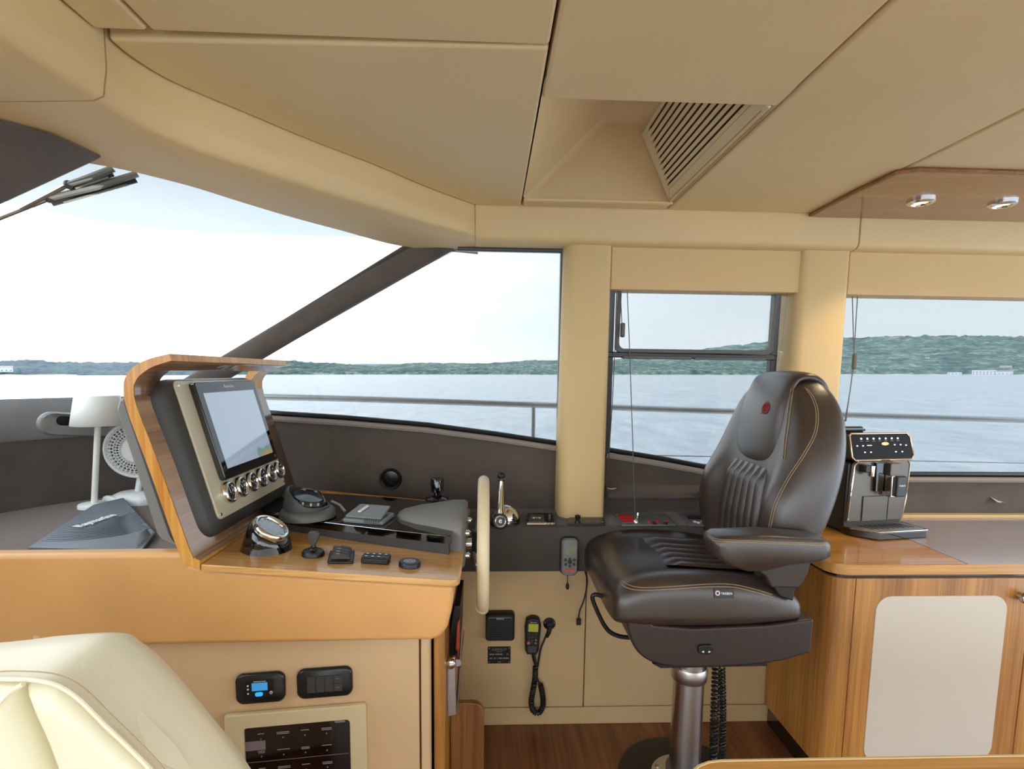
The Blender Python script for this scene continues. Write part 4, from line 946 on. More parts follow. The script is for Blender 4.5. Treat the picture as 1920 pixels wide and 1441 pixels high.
for k in range(3):
    q2 = at(1026 + 6 * k, 983, Z=ZS + .010); b = B(); b.lathe([(.003, 0), (.003, .004), (.0003, .005)], 8, T(q2)); mk('button', b, CHROME, t)
t = plate('thruster_control', ((1064, 985), (1134, 985), (1131, 973), (1067, 973)), 'black panel with a small knob at the foot of the pillar', 'panel', SATIN, .007)
q = at(1083, 979, Z=ZS + .007); b = B(); b.lathe([(.011, 0), (.009, .006), (.006, .010), (.009, .016), (.010, .024), (.0005, .028)], 18, T(q)); mk('knob', b, BLACK, t)
for k in range(5):
    q = at(1098 + 8 * k, 978, Z=ZS + .007); b = B(); b.lathe([(.005, 0), (.004, .003), (.0003, .003)], 10, T(q)); mk('button', b, GREYP, t)
PLG = mat('grey_anodised_plate', '74807f', .35, .3)
t = plate('windlass_panel', ((1166, 986), (1268, 986), (1243, 964), (1150, 964)), 'grey switch panel with red labels and a chrome toggle on the shelf', 'panel', PLG, .005)
REDL = mat('red_label', 'c3202a', .5)
for (x0, x1, y0, y1) in ((1161, 1187, 965, 969), (1163, 1190, 970, 974), (1168, 1193, 975, 979)):
    P = [at(x, y, Z=ZS + .005) for x, y in ((x0, y1), (x1, y1), (x1 - 3, y0), (x0 - 3, y0))]; b = B(); b.ext([tuple(p) for p in P], (0, 0, .0012)); mk('red_label', b, REDL, t)
q = at(1193, 978, Z=ZS + .005); b = B(); b.lathe([(.012, 0), (.011, .006), (.007, .010)], 16, T(q)); mk('toggle_base', b, CHROME, t)
b = B(); b.tube([q + Vector((0, 0, .008)), q + Vector((.003, -.006, .022)), q + Vector((.004, -.004, .034))], [.006, .0065, .004], 10); mk('toggle', b, CHROME, t)
b = B(); b.tube([q + Vector((.012, .02, 0)), q + Vector((.012, .02, .022))], .003, 8); mk('pin', b, STEEL, t)
for k, (x, y) in enumerate(((1217, 979), (1227, 982), (1233, 979), (1247, 982), (1249, 979))):
    q = at(x, y, Z=ZS + .005); b = B(); b.lathe([(.007, 0), (.007, .006), (.0004, .007)], 14, T(q)); mk('push_button', b, REDL if k in (0, 2, 4) else BLACK, t)
t = plate('alarm_panel', ((1291, 986), (1352, 988), (1340, 965), (1269, 964)), 'purple grey panel with white keys beside the chair back', 'panel', mat('purple_grey_plate', '6c6672', .4), .005)
P = [at(x, y, Z=ZS + .005) for x, y in ((1291, 973), (1325, 973), (1322, 967), (1287, 967))]; b = B(); b.ext([tuple(p) for p in P], (0, 0, .0012)); mk('display', b, mat('dim_amber_display', '3a2d20', .2), t)
for k in range(4):
    q = at(1303 + 7 * k, 978 + 2 * (k % 2), Z=ZS + .005); b = B(); b.lathe([(.006, 0), (.006, .003), (.0003, .0035)], 12, T(q)); mk('key', b, INKW, t)
# remote control hooked on the shelf front
c = at(1067, 1041, Y=1.735)
t = thing('remote_control', 'grey handheld remote with a green screen on the shelf front', 'remote', c)
M = frame(c, (1, 0, 0), (0, 0, 1))
b = B(); b.ext([(x, y, -.006) for x, y in rr(.062, .130, .018, 6)], (0, 0, .012), M); mk('cradle', b, BLACK, t, bev=.003)
b = B(); b.loft([[(x, y, .004) for x, y in rr(.054, .126, .016, 6)], [(x, y, .016) for x, y in rr(.054, .126, .016, 6)], [(x, y, .021) for x, y in rr(.046, .118, .014, 6)]], M=M); bd = mk('body', b, GREYL, t)
b = B(); b.ext([(x, y, .0208) for x, y in rr(.034, .026, .002, 2, .002, .024)], (0, 0, .001), M); mk('screen', b, mat('green_lcd', '7f8a63', .25), t)
for (x, y) in ((-.015, -.008), (0, -.005), (.015, -.008), (-.014, -.023), (.014, -.023), (0, -.029)):
    b = B(); b.lathe([(.0055, .0208), (.005, .0235), (.0003, .024)], 14, M @ T(x, y, 0)); mk('key', b, DGREY, t)
b = B(); b.lathe([(.0075, .0208), (.007, .0235), (.0003, .024)], 16, M @ T(0, -.014, 0)); mk('round_pad', b, SATIN, t)
for x in (-.009, .008):
    b = B(); b.ext([(p, q, .0208) for p, q in rr(.014, .010, .004, 4, x, -.044)], (0, 0, .003), M); mk('red_key', b, mat('red_key', 'd9543f', .5), t)
a = at(1064, 1078, Y=1.73); e_ = at(1064, 1099, Y=1.745)
b = B(); b.tube([a, e_], .0016, 6); mk('lanyard', b, BLACK, t)
b = B(); b.lathe([(.002, .012), (.0055, .006), (.006, -.006), (.003, -.010)], 12, T(e_)); mk('lanyard_bead', b, BLACK, t)
t = thing('loose_cable', 'thin black cable with a flat plug hanging on the beige wall', 'cable', at(1085, 1165, Y=1.77))
P = [at(x, y, Y=1.765) for x, y in ((1097, 1070), (1101, 1090), (1096, 1120), (1087, 1145), (1085, 1158))]; b = B(); b.tube(smooth_path(P, 6), .0026, 7); mk('lead', b, BLACK, t)
e_ = at(1085, 1165, Y=1.765); b = B(); b.box((-.008, -.004, -.012), (.008, .004, .012), T(e_)); mk('plug', b, BLACK, t, bev=.002)

# ================================================================== THINGS ON THE BEIGE SIDE PANELS
def wallM(px, py): return frame(at(px, py, Y=YL), (1, 0, 0), (0, 0, 1))
M = wallM(937.5, 1169)
t = thing('radio_speaker', 'square black radio speaker on the beige wall', 'speaker', M.translation)
b = B(); b.loft([[(x, y, 0) for x, y in rr(.100, .102, .012, 5)], [(x, y, .022) for x, y in rr(.100, .102, .012, 5)], [(x, y, .030) for x, y in rr(.088, .090, .012, 5)]], M=M); mk('case', b, BLACK, t)
for k in range(9):
    b = B(); b.box((-.034, -.034 + .0075 * k, .030), (.034, -.031 + .0075 * k, .0315), M); mk('grille_bar', b, SATIN, t)
b = B(); b.tube([M @ Vector(v) for v in ((-.042, .030, .028), (-.036, .037, .031), (.036, .037, .031), (.042, .030, .028))], .0016, 6); mk('highlight_rib', b, GREYL, t)
text('Raymarine', .0058, M @ T(0, .0325, .0305), INKW, t)
M = wallM(936, 1227)
t = thing('builder_plate', 'small black builder plate with white lettering below the speaker', 'plate', M.translation)
b = B(); b.box((-.040, -.031, 0), (.040, .031, .002), M); mk('plate', b, BLACK, t)
for x in (-.035, .035):
    for y in (-.026, .026):
        b = B(); b.lathe([(.0022, .002), (.0018, .003), (.0002, .0033)], 8, M @ T(x, y, 0)); mk('rivet', b, STEEL, t)
text('AZIMUT', .0115, M @ T(0, .0205, .002), INKG, t, sx=1.25); text('YACHTS', .0045, M @ T(0, .0125, .002), INKG, t, sx=1.1)

for x0, x1, y in ((-.034, -.017, .003), (-.014, .012, .003), (-.034, -.024, -.0115), (-.019, -.012, -.0115), (-.008, -.006, -.0115), (-.002, .010, -.0115), (.013, .034, -.0115)):
    b = B(); b.box((x0, y - .0022, .002), (x1, y + .0022, .0024), M); mk('print_line', b, INKG, t)
text('A', .011, M @ T(.029, .003, .002), INKG, t)
text('CE', .008, M @ T(0, -.0255, .002), INKG, t, sx=1.2)
# radio handset with curly lead
c = at(997, 1186, Y=YL); M = frame(c, (1, 0, -.05), (0, 0, 1))
t = thing('radio_handset', 'black radio handset with olive screen hung on the beige wall', 'handset', c)
ho = [(-.028, .030), (-.024, .060), (-.008, .068), (.010, .068), (.022, .062), (.028, .040), (.026, -.05), (.020, -.066), (-.014, -.066), (-.022, -.052), (-.026, .010)]
b = B(); b.loft([[(x, y, .002) for x, y in ho], [(x, y, .024) for x, y in ho], [(x * .85, y * .94, .031) for x, y in ho]], M=M); hs_ = mk('case', b, BLACK, t, bev=.003)
b = B(); b.ext([(x, y, .0308) for x, y in rr(.034, .028, .002, 3, .001, .034)], (0, 0, .0012), M); mk('screen', b, mat('olive_lcd', '8c8a2c', .25, emit=.15), t)
text('Raymarine', .0052, M @ T(.001, .0535, .031), INKW, t)
for (x, y) in ((-.012, .010), (0, .009), (.012, .011), (-.009, 0), (0, -.001), (.010, .001), (-.012, -.011), (0, -.012), (.013, -.010), (0, -.020), (.013, -.021)):
    b = B(); b.lathe([(.004, .0308), (.0035, .0325), (.0002, .033)], 10, M @ T(x, y, 0)); mk('key', b, GREYL if (x > .01 and y < 0) else DGREY, t)
b = B(); b.lathe([(.0058, .0308), (.005, .0335), (.0002, .034)], 12, M @ T(-.012, -.021, 0)); mk('distress_key', b, mat('orange_red_key', 'd8603c', .5), t)
for k in range(5):
    b = B(); b.box((-.013, -.054 + .0045 * k, .0305), (.017, -.0515 + .0045 * k, .0325), M); mk('speaker_slot', b, GREYP, t)
c2 = at(1030, 1168, Y=YL); M2 = frame(c2, (1, 0, 0), (0, 0, 1))
t2 = thing('radio_socket', 'round black radio socket with screws beside the handset', 'socket', c2)
b = B(); b.lathe([(.0215, 0), (.0215, .004), (.014, .009), (.0105, .012), (.0105, .020), (.0005, .021)], 28, M2); mk('flange', b, BLACK, t2)
for x in (-.0155, .0155):
    b = B(); b.lathe([(.0026, .005), (.002, .0075), (.0002, .008)], 8, M2 @ T(x, .004, 0)); mk('screw', b, CHROME, t2)
b = B(); b.tube([c2 + Vector((0, -.018, -.002)), c2 + Vector((-.004, -.022, -.022)), c2 + Vector((-.010, -.020, -.040))], [.009, .008, .005], 10); mk('plug_boot', b, BLACK, t2)
def coil(path, rc, r, turns, n=12, wob=0):
    P = smooth_path(path, 20); L_ = [0]
    for a, c_ in zip(P, P[1:]): L_.append(L_[-1] + (c_ - a).length)
    tot = L_[-1]; N_ = turns * n; out = []; u = None; j = 0
    for k in range(N_ + 1):
        s_ = tot * k / N_
        while j < len(L_) - 2 and L_[j + 1] < s_: j += 1
        f_ = (s_ - L_[j]) / max(1e-9, L_[j + 1] - L_[j]); p_ = P[j].lerp(P[j + 1], f_)
        tg = (P[j + 1] - P[j]).normalized()
        if u is None: u = tg.cross(Vector((0, 1, 0))).normalized()
        u = (u - tg * u.dot(tg)).normalized(); v_ = tg.cross(u); a_ = 2 * PI * k / n
        out.append(p_ + (u * math.cos(a_) + v_ * math.sin(a_)) * rc)
    return B().tube(out, r, 6)
yy = YL - .020
b = B(); b.tube(smooth_path([at(x, y, Y=yy) for x, y in ((1026, 1186), (1020, 1200), (1014, 1215), (1011, 1230), (1008, 1250))], 5), .0036, 8); mk('lead', b, BLACK, t2)
b = B(); b.tube(smooth_path([at(x, y, Y=yy) for x, y in ((999, 1222), (1003, 1240), (1006, 1252), (1004, 1275))], 5), [.007] * 5 + [.006] * 5 + [.004] * 6, 8); mk('lead_boot', b, BLACK, t)
lp = [at(x, y, Y=yy) for x, y in ((1004, 1248), (1003, 1270), (999, 1295), (996, 1315), (1000, 1332), (1010, 1336), (1018, 1322), (1017, 1300), (1013, 1282))]
mk('curly_lead', coil(lp, .0078, .0026, 46), BLACK, t)
b = B(); b.tube(smooth_path([at(x, y, Y=yy + .004) for x, y in ((1013, 1282), (1009, 1275), (1005, 1262), (1008, 1246))], 4), .0034, 7); mk('lead_tail', b, BLACK, t)

# ================================================================== THINGS ON THE CONSOLE BASE
def LM(px, py): return frame(atl(px, py), (1, LK, 0), (0, 0, 1))
def bulge(w_, h_): return [(x * (1 + .03 * (1 - (2 * y / h_) ** 2)), y * (1 + .08 * (1 - (2 * x / w_) ** 2))) for x, y in rr(w_, h_, .016, 6)]
M = LM(490, 1287)
t = thing('climate_control', 'black climate control plate with a small blue screen', 'control', M.translation)
o_ = bulge(.112, .074); b = B(); b.loft([[(x, y, 0) for x, y in o_], [(x, y, .006) for x, y in o_], [(x * .93, y * .9, .010) for x, y in o_]], M=M); mk('plate', b, SATIN, t, ang=60)
b = B(); b.box((-.034, -.020, .009), (.032, .024, .0125), M); mod = mk('module', b, BLACK, t, bev=.001)
b = B(); b.box((-.018, -.002, .0125), (.018, .018, .0132), M); mk('screen', b, mat('blue_lcd', '2d6f9c', .2, emit=.5), mod)
b = B(); b.ext([(x, y, .0125) for x, y in rr(.018, .010, .0049, 5, -.002, -.011)], (0, 0, .0015), M); mk('blue_key', b, mat('blue_key', '1f8fe0', .4, emit=.5), mod)
text('MARINE CLIMATE', .0036, M @ T(0, .0212, .0127), INKW, mod)
for y in (.012, .003, -.008):
    b = B(); b.lathe([(.0022, .0125), (.0022, .0132), (.0002, .0133)], 8, M @ T(-.027, y, 0)); mk('lamp_dot', b, INKW, mod)
b = B(); b.torus(.0032, .0006, 16, 6, M @ T(.026, -.009, .0128)); mk('power_mark', b, INKW, mod)
b = B(); b.box((.0255, -.009, .0125), (.0265, -.0045, .0132), M); mk('power_mark', b, INKW, mod)
M = LM(610, 1277)
t = thing('light_switch', 'black plate of four grey rocker switches', 'switch', M.translation)
o_ = bulge(.130, .074); b = B(); b.loft([[(x, y, 0) for x, y in o_], [(x, y, .006) for x, y in o_], [(x * .93, y * .9, .010) for x, y in o_]], M=M); mk('plate', b, SATIN, t, ang=60)
for k in range(4):
    x = -.0315 + .021 * k; b = B(); b.ext([(x - .010, -.021, .009), (x + .010, -.021, .009), (x + .010, -.021, .0125), (x - .010, -.021, .0125)], (0, .042, 0), M); rk = mk('rocker', b, DGREY, t, bev=.001)
    if k == 3:
        for y, s_ in ((.012, 1), (-.010, -1)):
            b = B(); b.tube([M @ Vector((x - .004, y - .001 * s_, .0127)), M @ Vector((x, y + .002 * s_, .0127)), M @ Vector((x + .004, y - .001 * s_, .0127))], .0006, 5); mk('arrow_mark', b, INKG, rk)
        b = B(); b.box((x - .010, -.0004, .0124), (x + .010, .0004, .0128), M); mk('split_line', b, GLOSSB, rk)
    elif k < 2:
        b = B(); b.lathe([(.0009, .0125), (.0009, .0129), (.0001, .013)], 8, M @ T(x, -.014, 0)); mk('lamp_dot', b, INKG, rk)
# breaker panel in a padded frame
fa, fb = atl(423, 1337), atl(687, 1313)
PW = (fb - fa).length; M = frame(Vector((fa.x, fa.y, (fa.z + fb.z) / 2)), (1, LK, 0), (0, 0, 1))
t = thing('breaker_panel', 'dark electrical panel in a padded cream frame on the console base', 'panel', M.translation)
ha_ = .36
o_ = rr(PW, ha_, .006, 4, PW / 2, -ha_ / 2); i_ = rr(PW - .083, ha_ - .075, .010, 4, PW / 2 + .001, -ha_ / 2)
b = B(); b.loft([[(x, y, 0) for x, y in o_], [(x, y, .014) for x, y in o_], [(x, y, .014) for x, y in i_], [(x, y, 0) for x, y in i_]], cap=False, M=M, loop=True); mk('padded_frame', b, mat('cream_frame_leather', 'd9c49a', .5, bump=.2, bscale=500), t, bev=.004, seg=3)
b = B(); b.ext([(x, y, .001) for x, y in i_], (0, 0, .003), M); sm_ = mk('smoked_panel', b, mat('smoked_acrylic', '14090a', .07, coat=.8), t)
x0, y0 = .045, -.040
for r_ in range(6):
    for c_ in range(4):
        u = x0 + .035 + .052 * c_; v = y0 - .020 - .046 * r_
        wl = (.016, .024, .020, .030)[(r_ * 4 + c_ * 3) % 4]
        for ln in range(1 + (r_ + c_) % 2):
            b = B(); b.box((u - wl / 2, v - .001 - .004 * ln, .004), (u + wl / 2, v + .0012 - .004 * ln, .0044), M); mk('caption', b, INKG, sm_)
        b = B(); b.lathe([(.0018, .004), (.0015, .0055), (.0001, .0058)], 8, M @ T(u, v - .014, 0)); mk('lamp_dot', b, INKG, sm_)
b = B(); b.box((x0 + .002, y0 - .094, .004), (PW - x0, y0 - .0932, .0046), M); mk('rule', b, INKG, sm_)
b = B(); b.box((x0 - .002, y0 - .062, .0040), (x0 + .045, y0 - .038, .0048), M); mk('grey_tab', b, mat('mauve_grey_tab', '83737b', .5), sm_)
b = B(); b.ext([(x, y, .004) for x, y in rr(.026, .006, .0028, 4, PW - .065, y0 - .005)], (0, 0, .001), M); mk('catch', b, INKG, sm_)

# ================================================================== HELM CHAIR
CY = 1.555
ch = thing('helm_chair', 'dark brown leather helm chair on a steel pedestal', 'chair', (.603, 1.5, 0))
# seat cushion: cross sections from front to back
def seat_ring(x, w_, zb, zc, bot):
    half = [(1.0, bot), (1.03, bot + (zb - bot) * .35), (1.02, bot + (zb - bot) * .72), (.95, zb - .010), (.82, zb), (.66, zb - .008), (.55, zc + .002), (.28, zc)]
    return [(x, CY - w_ * k, z) for k, z in half] + [(x, CY, zc + .004)] + [(x, CY + w_ * k, z) for k, z in reversed(half)]
lv = [(.318, .222, .652, .648, .604), (.328, .244, .690, .684, .588), (.365, .252, .716, .706, .582), (.43, .258, .733, .715, .578), (.52, .260, .738, .711, .576), (.63, .260, .732, .702, .578), (.73, .258, .716, .697, .588), (.80, .25, .690, .694, .598), (.838, .236, .655, .685, .606)]
b = B(); b.loft([seat_ring(*q) for q in lv]); seat = mk('seat_cushion', b, BROWN, ch, sub=2)
def pleats(fn, nu, nv, npl, amp):
    return B().grid(lambda u, v: fn(u, v, amp * (abs(math.sin(PI * npl * v)) ** .6) * min(1, 8 * u, 8 * (1 - u))), nu, nv)
def seat_z(x):
    for a, c_ in zip(lv, lv[1:]):
        if a[0] <= x <= c_[0]: s_ = (x - a[0]) / (c_[0] - a[0]); return a[3] + (c_[3] - a[3]) * s_
    return lv[-1][3]
b = pleats(lambda u, v, h: (.500 + .31 * u, CY + (v - .5) * .265 * (1 - .0 * u), seat_z(.500 + .31 * u) - .001 + h + (.012 * (abs(v - .5) * 2) ** 6)), 16, 72, 6, .014)
mk('seat_pleats', b, BROWN, ch, ang=80)
# shell under the cushion
q = [tuple(p[:2]) for p in smooth_path([(x, y, 0) for x, y in ((1176, 1140), (1177, 1172), (1185, 1205), (1203, 1230), (1236, 1246), (1300, 1252), (1440, 1244), (1521, 1224))], 4)] + [(1527, 1160), (1440, 1172), (1300, 1178), (1225, 1172), (1200, 1150)]
P = [at(x, y, Y=1.306) for x, y in q]; b = B(); b.ext([(p.x, 1.306, p.z) for p in P], (0, .498, 0)); shell = mk('seat_shell', b, BROWNB, ch, bev=.022, seg=5)
P = [at(x, y, Y=1.33) for x, y in ((1225, 1246), (1440, 1242), (1440, 1250), (1240, 1254))]; b = B(); b.ext([(p.x, 1.335, p.z) for p in P], (0, .42, 0)); mk('seat_plate', b, BLACK, ch)
# backrest
def back_ring(z, w_, xf, xw, xb):
    h = [(xf, 0), (xf, .40), (xf - (xf - xw) * .55, .56), (xw, .70), (xw + .004, .84), (xw + .022, .95), ((xw + xb) / 2 + .012, 1.0), (xb - .018, .97), (xb - .003, .82), (xb, .45), (xb + .002, 0)]
    return [(x, CY - w_ * k, z) for x, k in h] + [(x, CY + w_ * k, z) for x, k in reversed(h[1:-1])]
bl = [(.668, .205, .772, .745, .812), (.70, .225, .764, .728, .820), (.76, .252, .760, .716, .838), (.84, .270, .762, .712, .872), (.92, .272, .772, .718, .898), (1.0, .264, .784, .764, .920), (1.07, .246, .796, .786, .935), (1.135, .218, .806, .802, .943), (1.19, .180, .818, .812, .940), (1.23, .135, .838, .836, .925), (1.250, .080, .862, .862, .905)]
b = B(); b.loft([back_ring(*q) for q in bl]); back = mk('backrest', b, BROWN, ch, sub=2)
def bx(z, i):
    for a, c_ in zip(bl, bl[1:]):
        if a[0] <= z <= c_[0]: s_ = (z - a[0]) / (c_[0] - a[0]); return a[i] + (c_[i] - a[i]) * s_
    return bl[-1][i]
b = pleats(lambda u, v, h: (bx(.715 + .275 * u, 2) + .004 - h - .006, CY + (v - .5) * (.26 - .05 * u), .715 + .275 * u), 16, 72, 6, .020)
mk('back_pleats', b, BROWN, ch, ang=80)
hpth = [(.806, .985), (.792, .993), (.788, 1.04), (.792, 1.10), (.801, 1.165), (.818, 1.215), (.838, 1.252), (.885, 1.260), (.926, 1.238), (.948, 1.19), (.952, 1.14)]
rings = []
HP = smooth_path([(x, 0, z) for x, z in hpth], 2)
for i, p in enumerate(HP):
    tg = (HP[min(i + 1, len(HP) - 1)] - HP[max(i - 1, 0)]).normalized(); nr = Vector((-tg.z, 0, tg.x)); w_ = .134 - .018 * min(1, i / 10)
    sec = [(-1, -.030), (-1.03, -.012), (-.97, -.002), (-.80, .003), (-.4, .006), (0, .007), (.4, .006), (.80, .003), (.97, -.002), (1.03, -.012), (1, -.030)]
    rings.append([Vector((p.x, CY + w_ * k, p.z)) + nr * d_ for k, d_ in sec])
b = B(); b.loft(rings); headr = mk('headrest_pad', b, BROWN, ch, sub=1)
# armrests
def arm_pts(pts, y): return [(p.x, y, p.z) for p in [at(x, yy_, Y=1.22) for x, yy_ in pts]]
ao = [(1334, 1020), (1337, 1009), (1350, 1003), (1440, 1000), (1545, 1008), (1555, 1018), (1556, 1040), (1540, 1049), (1480, 1055), (1430, 1067), (1395, 1068), (1362, 1057), (1340, 1042)]
A_ = arm_pts(ao, 1.203); ac = Vector((.66, 0, .83))
def arm_loft(A, y0, y1):
    def s_(k): return [(ac.x + (x - ac.x) * k, ac.z + (z - ac.z) * k) for x, _, z in A]
    return B().loft([[(x, y0, z) for x, z in s_(.86)], [(x, y0 + .006, z) for x, z in s_(.96)], [(x, y0 + .02, z) for x, z in s_(1)], [(x, y1 - .02, z) for x, z in s_(1)], [(x, y1 - .006, z) for x, z in s_(.96)], [(x, y1, z) for x, z in s_(.86)]])
arm = mk('armrest', arm_loft(A_, 1.200, 1.290), BROWN, ch, ang=75)
P = arm_pts([(1416, 1066), (1552, 1046), (1540, 1090), (1523, 1119), (1468, 1118), (1455, 1096)], 1.272); b = B(); b.ext(P, (0, .035, 0)); mk('armrest_bracket', b, BROWNB, ch, bev=.006, seg=3)
P = arm_pts([(1475, 1115), (1524, 1115), (1518, 1150), (1490, 1140)], 1.29); b = B(); b.ext(P, (0, .03, 0)); mk('hinge', b, BLACK, ch, bev=.004)
# far armrest folded upright beside the backrest
pv = Vector((.80, 1.865, .86)); AM = T(pv) @ Rm(-97, 'Y') @ T(-.81, -1.245, -.835)
b = arm_loft(A_, 1.200, 1.290); bmesh.ops.transform(b.bm, matrix=AM, verts=b.bm.verts); mk('armrest', b, BROWN, ch, ang=75)
# height handle, rocker, tag, emblem, stitching
P = [at(x, y, Y=1.45) for x, y in ((1132, 1118), (1116, 1114), (1111, 1122), (1122, 1150), (1136, 1176), (1150, 1188), (1172, 1194), (1215, 1196))]; b = B(); b.tube(smooth_path(P, 6), .0062, 10); mk('lift_handle', b, BLACK, ch)
c = at(1323, 1217, Y=1.302); M = frame(c, (1, 0, 0), (0, 0, 1))
b = B(); b.ext([(x, y, -.006) for x, y in rr(.040, .026, .010, 5)], (0, 0, .010), M); sw_ = mk('swivel_switch', b, BLACK, ch, bev=.003)
for s_ in (-1, 1):
    b = B(); b.ext([(s_ * .012, -.004, .004), (s_ * .006, -.007, .004), (s_ * .006, -.001, .004)], (0, 0, .0008), M); mk('arrow_mark', b, INKW, sw_)
def surf_frame(objs, px, py, dx=12):
    h = on_surface(objs, [(px, py), (px + dx, py)], 0)
    return frame(h[0][0] + h[0][1] * .0005, h[1][0] - h[0][0], h[0][1].cross(h[1][0] - h[0][0]))
M = surf_frame([seat], 1357, 1112)
b = B(); b.box((-.026, -.0115, .0), (.026, .0115, .0016), M); tg_ = mk('cloth_tag', b, BLACK, ch, bev=.0006)
b = B(); b.torus(.0050, .0017, 20, 6, M @ T(-.017, .001, .0018)); mk('tag_logo', b, mat('pale_pink_ring', 'e6c9c2', .6), tg_)
text('TREBEN', .0085, M @ T(.0065, -.0005, .0016), INKW, tg_, sx=1.0)
M = surf_frame([headr], 1436, 765)
b = B(); b.torus(.0150, .0022, 28, 6, M @ T(0, 0, .0006)); em = mk('emblem', b, RED, ch)
b = B()
for x0, y0, x1, y1 in ((-.0125, -.010, -.002, .012), (-.002, .012, .002, .012), (.002, .012, .0125, -.010), (-.006, -.010, -.001, .004), (.006, -.010, .001, .004), (-.0125, -.0095, .0125, -.0095), (-.007, -.003, .007, -.003)):
    b.tube([M @ Vector((x0, y0, .001)), M @ Vector((x1, y1, .001))], .0017, 5)
mk('emblem_letter', b, RED, em)
b = B(); b.tube([M @ Vector((0, .015, .001)), M @ Vector((0, .022, .001))], .0010, 5); b.tube([M @ Vector((-.012, -.010, .001)), M @ Vector((-.017, -.016, .001))], .0012, 5); mk('emblem_stroke', b, RED, em)
for pts in (((1509, 726), (1523, 748), (1530, 775), (1526, 812), (1505, 852), (1474, 900), (1452, 945), (1442, 985), (1441, 998)), ((1513, 728), (1527, 748), (1534, 776), (1530, 813), (1509, 853), (1478, 901), (1456, 946), (1446, 985), (1445, 998))):
    seam('stitching', [back], pts, THREAD, ch, .0009)
for pts in (((1483, 728), (1479, 760), (1474, 800), (1470, 835), (1468, 860)), ((1488, 728), (1484, 760), (1479, 800), (1474, 835), (1472, 860))):
    seam('stitching', [headr, back], pts, THREAD, ch, .0009)
seam('stitching', [seat], ((1163, 1090), (1172, 1100), (1200, 1106), (1260, 1104), (1320, 1100), (1370, 1100), (1410, 1108), (1450, 1120)), THREAD, ch, .0010)
seam('stitching', [seat], ((1166, 1086), (1176, 1095), (1202, 1101), (1260, 1099), (1320, 1095), (1370, 1095), (1410, 1103), (1448, 1114)), THREAD, ch, .0009)
seam('stitching', [arm], ((1338, 1012), (1350, 1014), (1400, 1016), (1470, 1019), (1552, 1022)), THREAD, ch, .0009)
seam('stitching', [arm], ((1338, 1009), (1350, 1011), (1400, 1013), (1470, 1016), (1552, 1018)), THREAD, ch, .0007)
# pedestal
PC = Vector((.603, 1.5, 0))
b = B(); b.lathe([(.200, 0), (.200, .006), (.190, .011), (.10, .012)], 64, T(PC)); mk('floor_flange', b, BLACK, ch, ang=50)
b = B(); b.lathe([(.098, .012), (.098, .020), (.070, .028), (.058, .034)], 48, T(PC)); mk('flange_ring', b, ALU, ch, ang=50)
b = B(); b.lathe([(.056, .03), (.056, .052), (.050, .056)], 40, T(PC)); mk('foot_collar', b, GREYP, ch, ang=50)
b = B(); b.lathe([(.0465, .05), (.0445, .345)], 40, T(PC), cap=False); mk('pedestal', b, STEEL, ch)
b = B(); b.lathe([(.0455, .340), (.052, .345), (.054, .375), (.050, .385)], 40, T(PC)); mk('collar', b, ALU, ch, ang=50)
b = B(); b.lathe([(.044, .37), (.044, .55)], 32, T(PC)); mk('inner_post', b, STEEL, ch)
for a in (30, 90, 150, 210, 270, 330):
    b = B(); b.lathe([(.006, .024), (.006, .029), (.0005, .030)], 6, T(PC + Vector((.084 * math.cos(rad(a)), .084 * math.sin(rad(a)), 0)))); mk('bolt', b, STEEL, ch)
c0 = at(1348, 1250, Y=1.53)
cl_ = thing('curly_cable', 'black curly power cable hanging behind the chair pedestal', 'cable', (c0.x, 1.53, 0))
mk('coil', coil([at(1343, 1250, Y=1.53), at(1340, 1330, Y=1.53), at(1336, 1441, Y=1.53), at(1337, 1530, Y=1.53)], .0105, .0034, 36), BLACK, cl_)
mk('coil', coil([at(1353, 1252, Y=1.535), at(1355, 1330, Y=1.535), at(1353, 1441, Y=1.535), at(1345, 1530, Y=1.535)], .0085, .0030, 44), BLACK, cl_)

# ================================================================== COUNTER AND CABINET
CZ = .717; CX0 = .975; CYN = 1.435
cab = thing('side_cabinet', 'teak side cabinet with a cream door panel behind the chair', 'cabinet', (1.6, 1.7, 0))
cx = .995; cyn = 1.455
def corner(x0, y0, r, x1, y1, z): return [(x0, y1, z)] + [(x0 + r - r * math.cos(rad(a)), y0 + r - r * math.sin(rad(a)), z) for a in (0, 15, 30, 45, 60, 75, 90)] + [(x1, y0, z), (x1, y1, z)]
xd = at(1596, 1200, Y=cyn).x
b = B(); b.ext(corner(cx, cyn, .045, xd - .0015, 1.775, .075), (0, 0, .593)); mk('side_panel', b, W_CAB, cab, ang=25)
b = B(); b.box((cx + .012, cyn + .02, 0), (3.1, 1.77, .078)); mk('kick_board', b, GLOSSB, cab)
b = B(); b.box((xd - .003, cyn + .01, .075), (3.1, 1.775, .668)); mk('carcass', b, BLACK, cab)
xd2 = at(1918, 1250, Y=cyn).x
b = B(); b.box((xd + .0015, cyn, .075), (xd2 - .0015, cyn + .02, .668)); dr = mk('door', b, W_CAB, cab, bev=.002)
b = B(); b.box((xd2 + .0015, cyn, .075), (3.1, cyn + .02, .668)); mk('door', b, W_CAB, cab, bev=.002)
pa, pb_, pc_ = at(1650, 1117, Y=cyn), at(1889, 1117, Y=cyn), at(1640, 1300, Y=cyn)
w_ = pb_.x - pa.x + .012; M = frame(Vector(((pa.x + pb_.x) / 2 - .004, cyn, pa.z)), (1, 0, 0), (0, 0, 1))
b = B(); b.ext([(x, y, -.002) for x, y in rr(w_, .52, .045, 8, 0, -.26)], (0, 0, .004), M); mk('cream_inlay', b, SKIN, dr, bev=.0012)
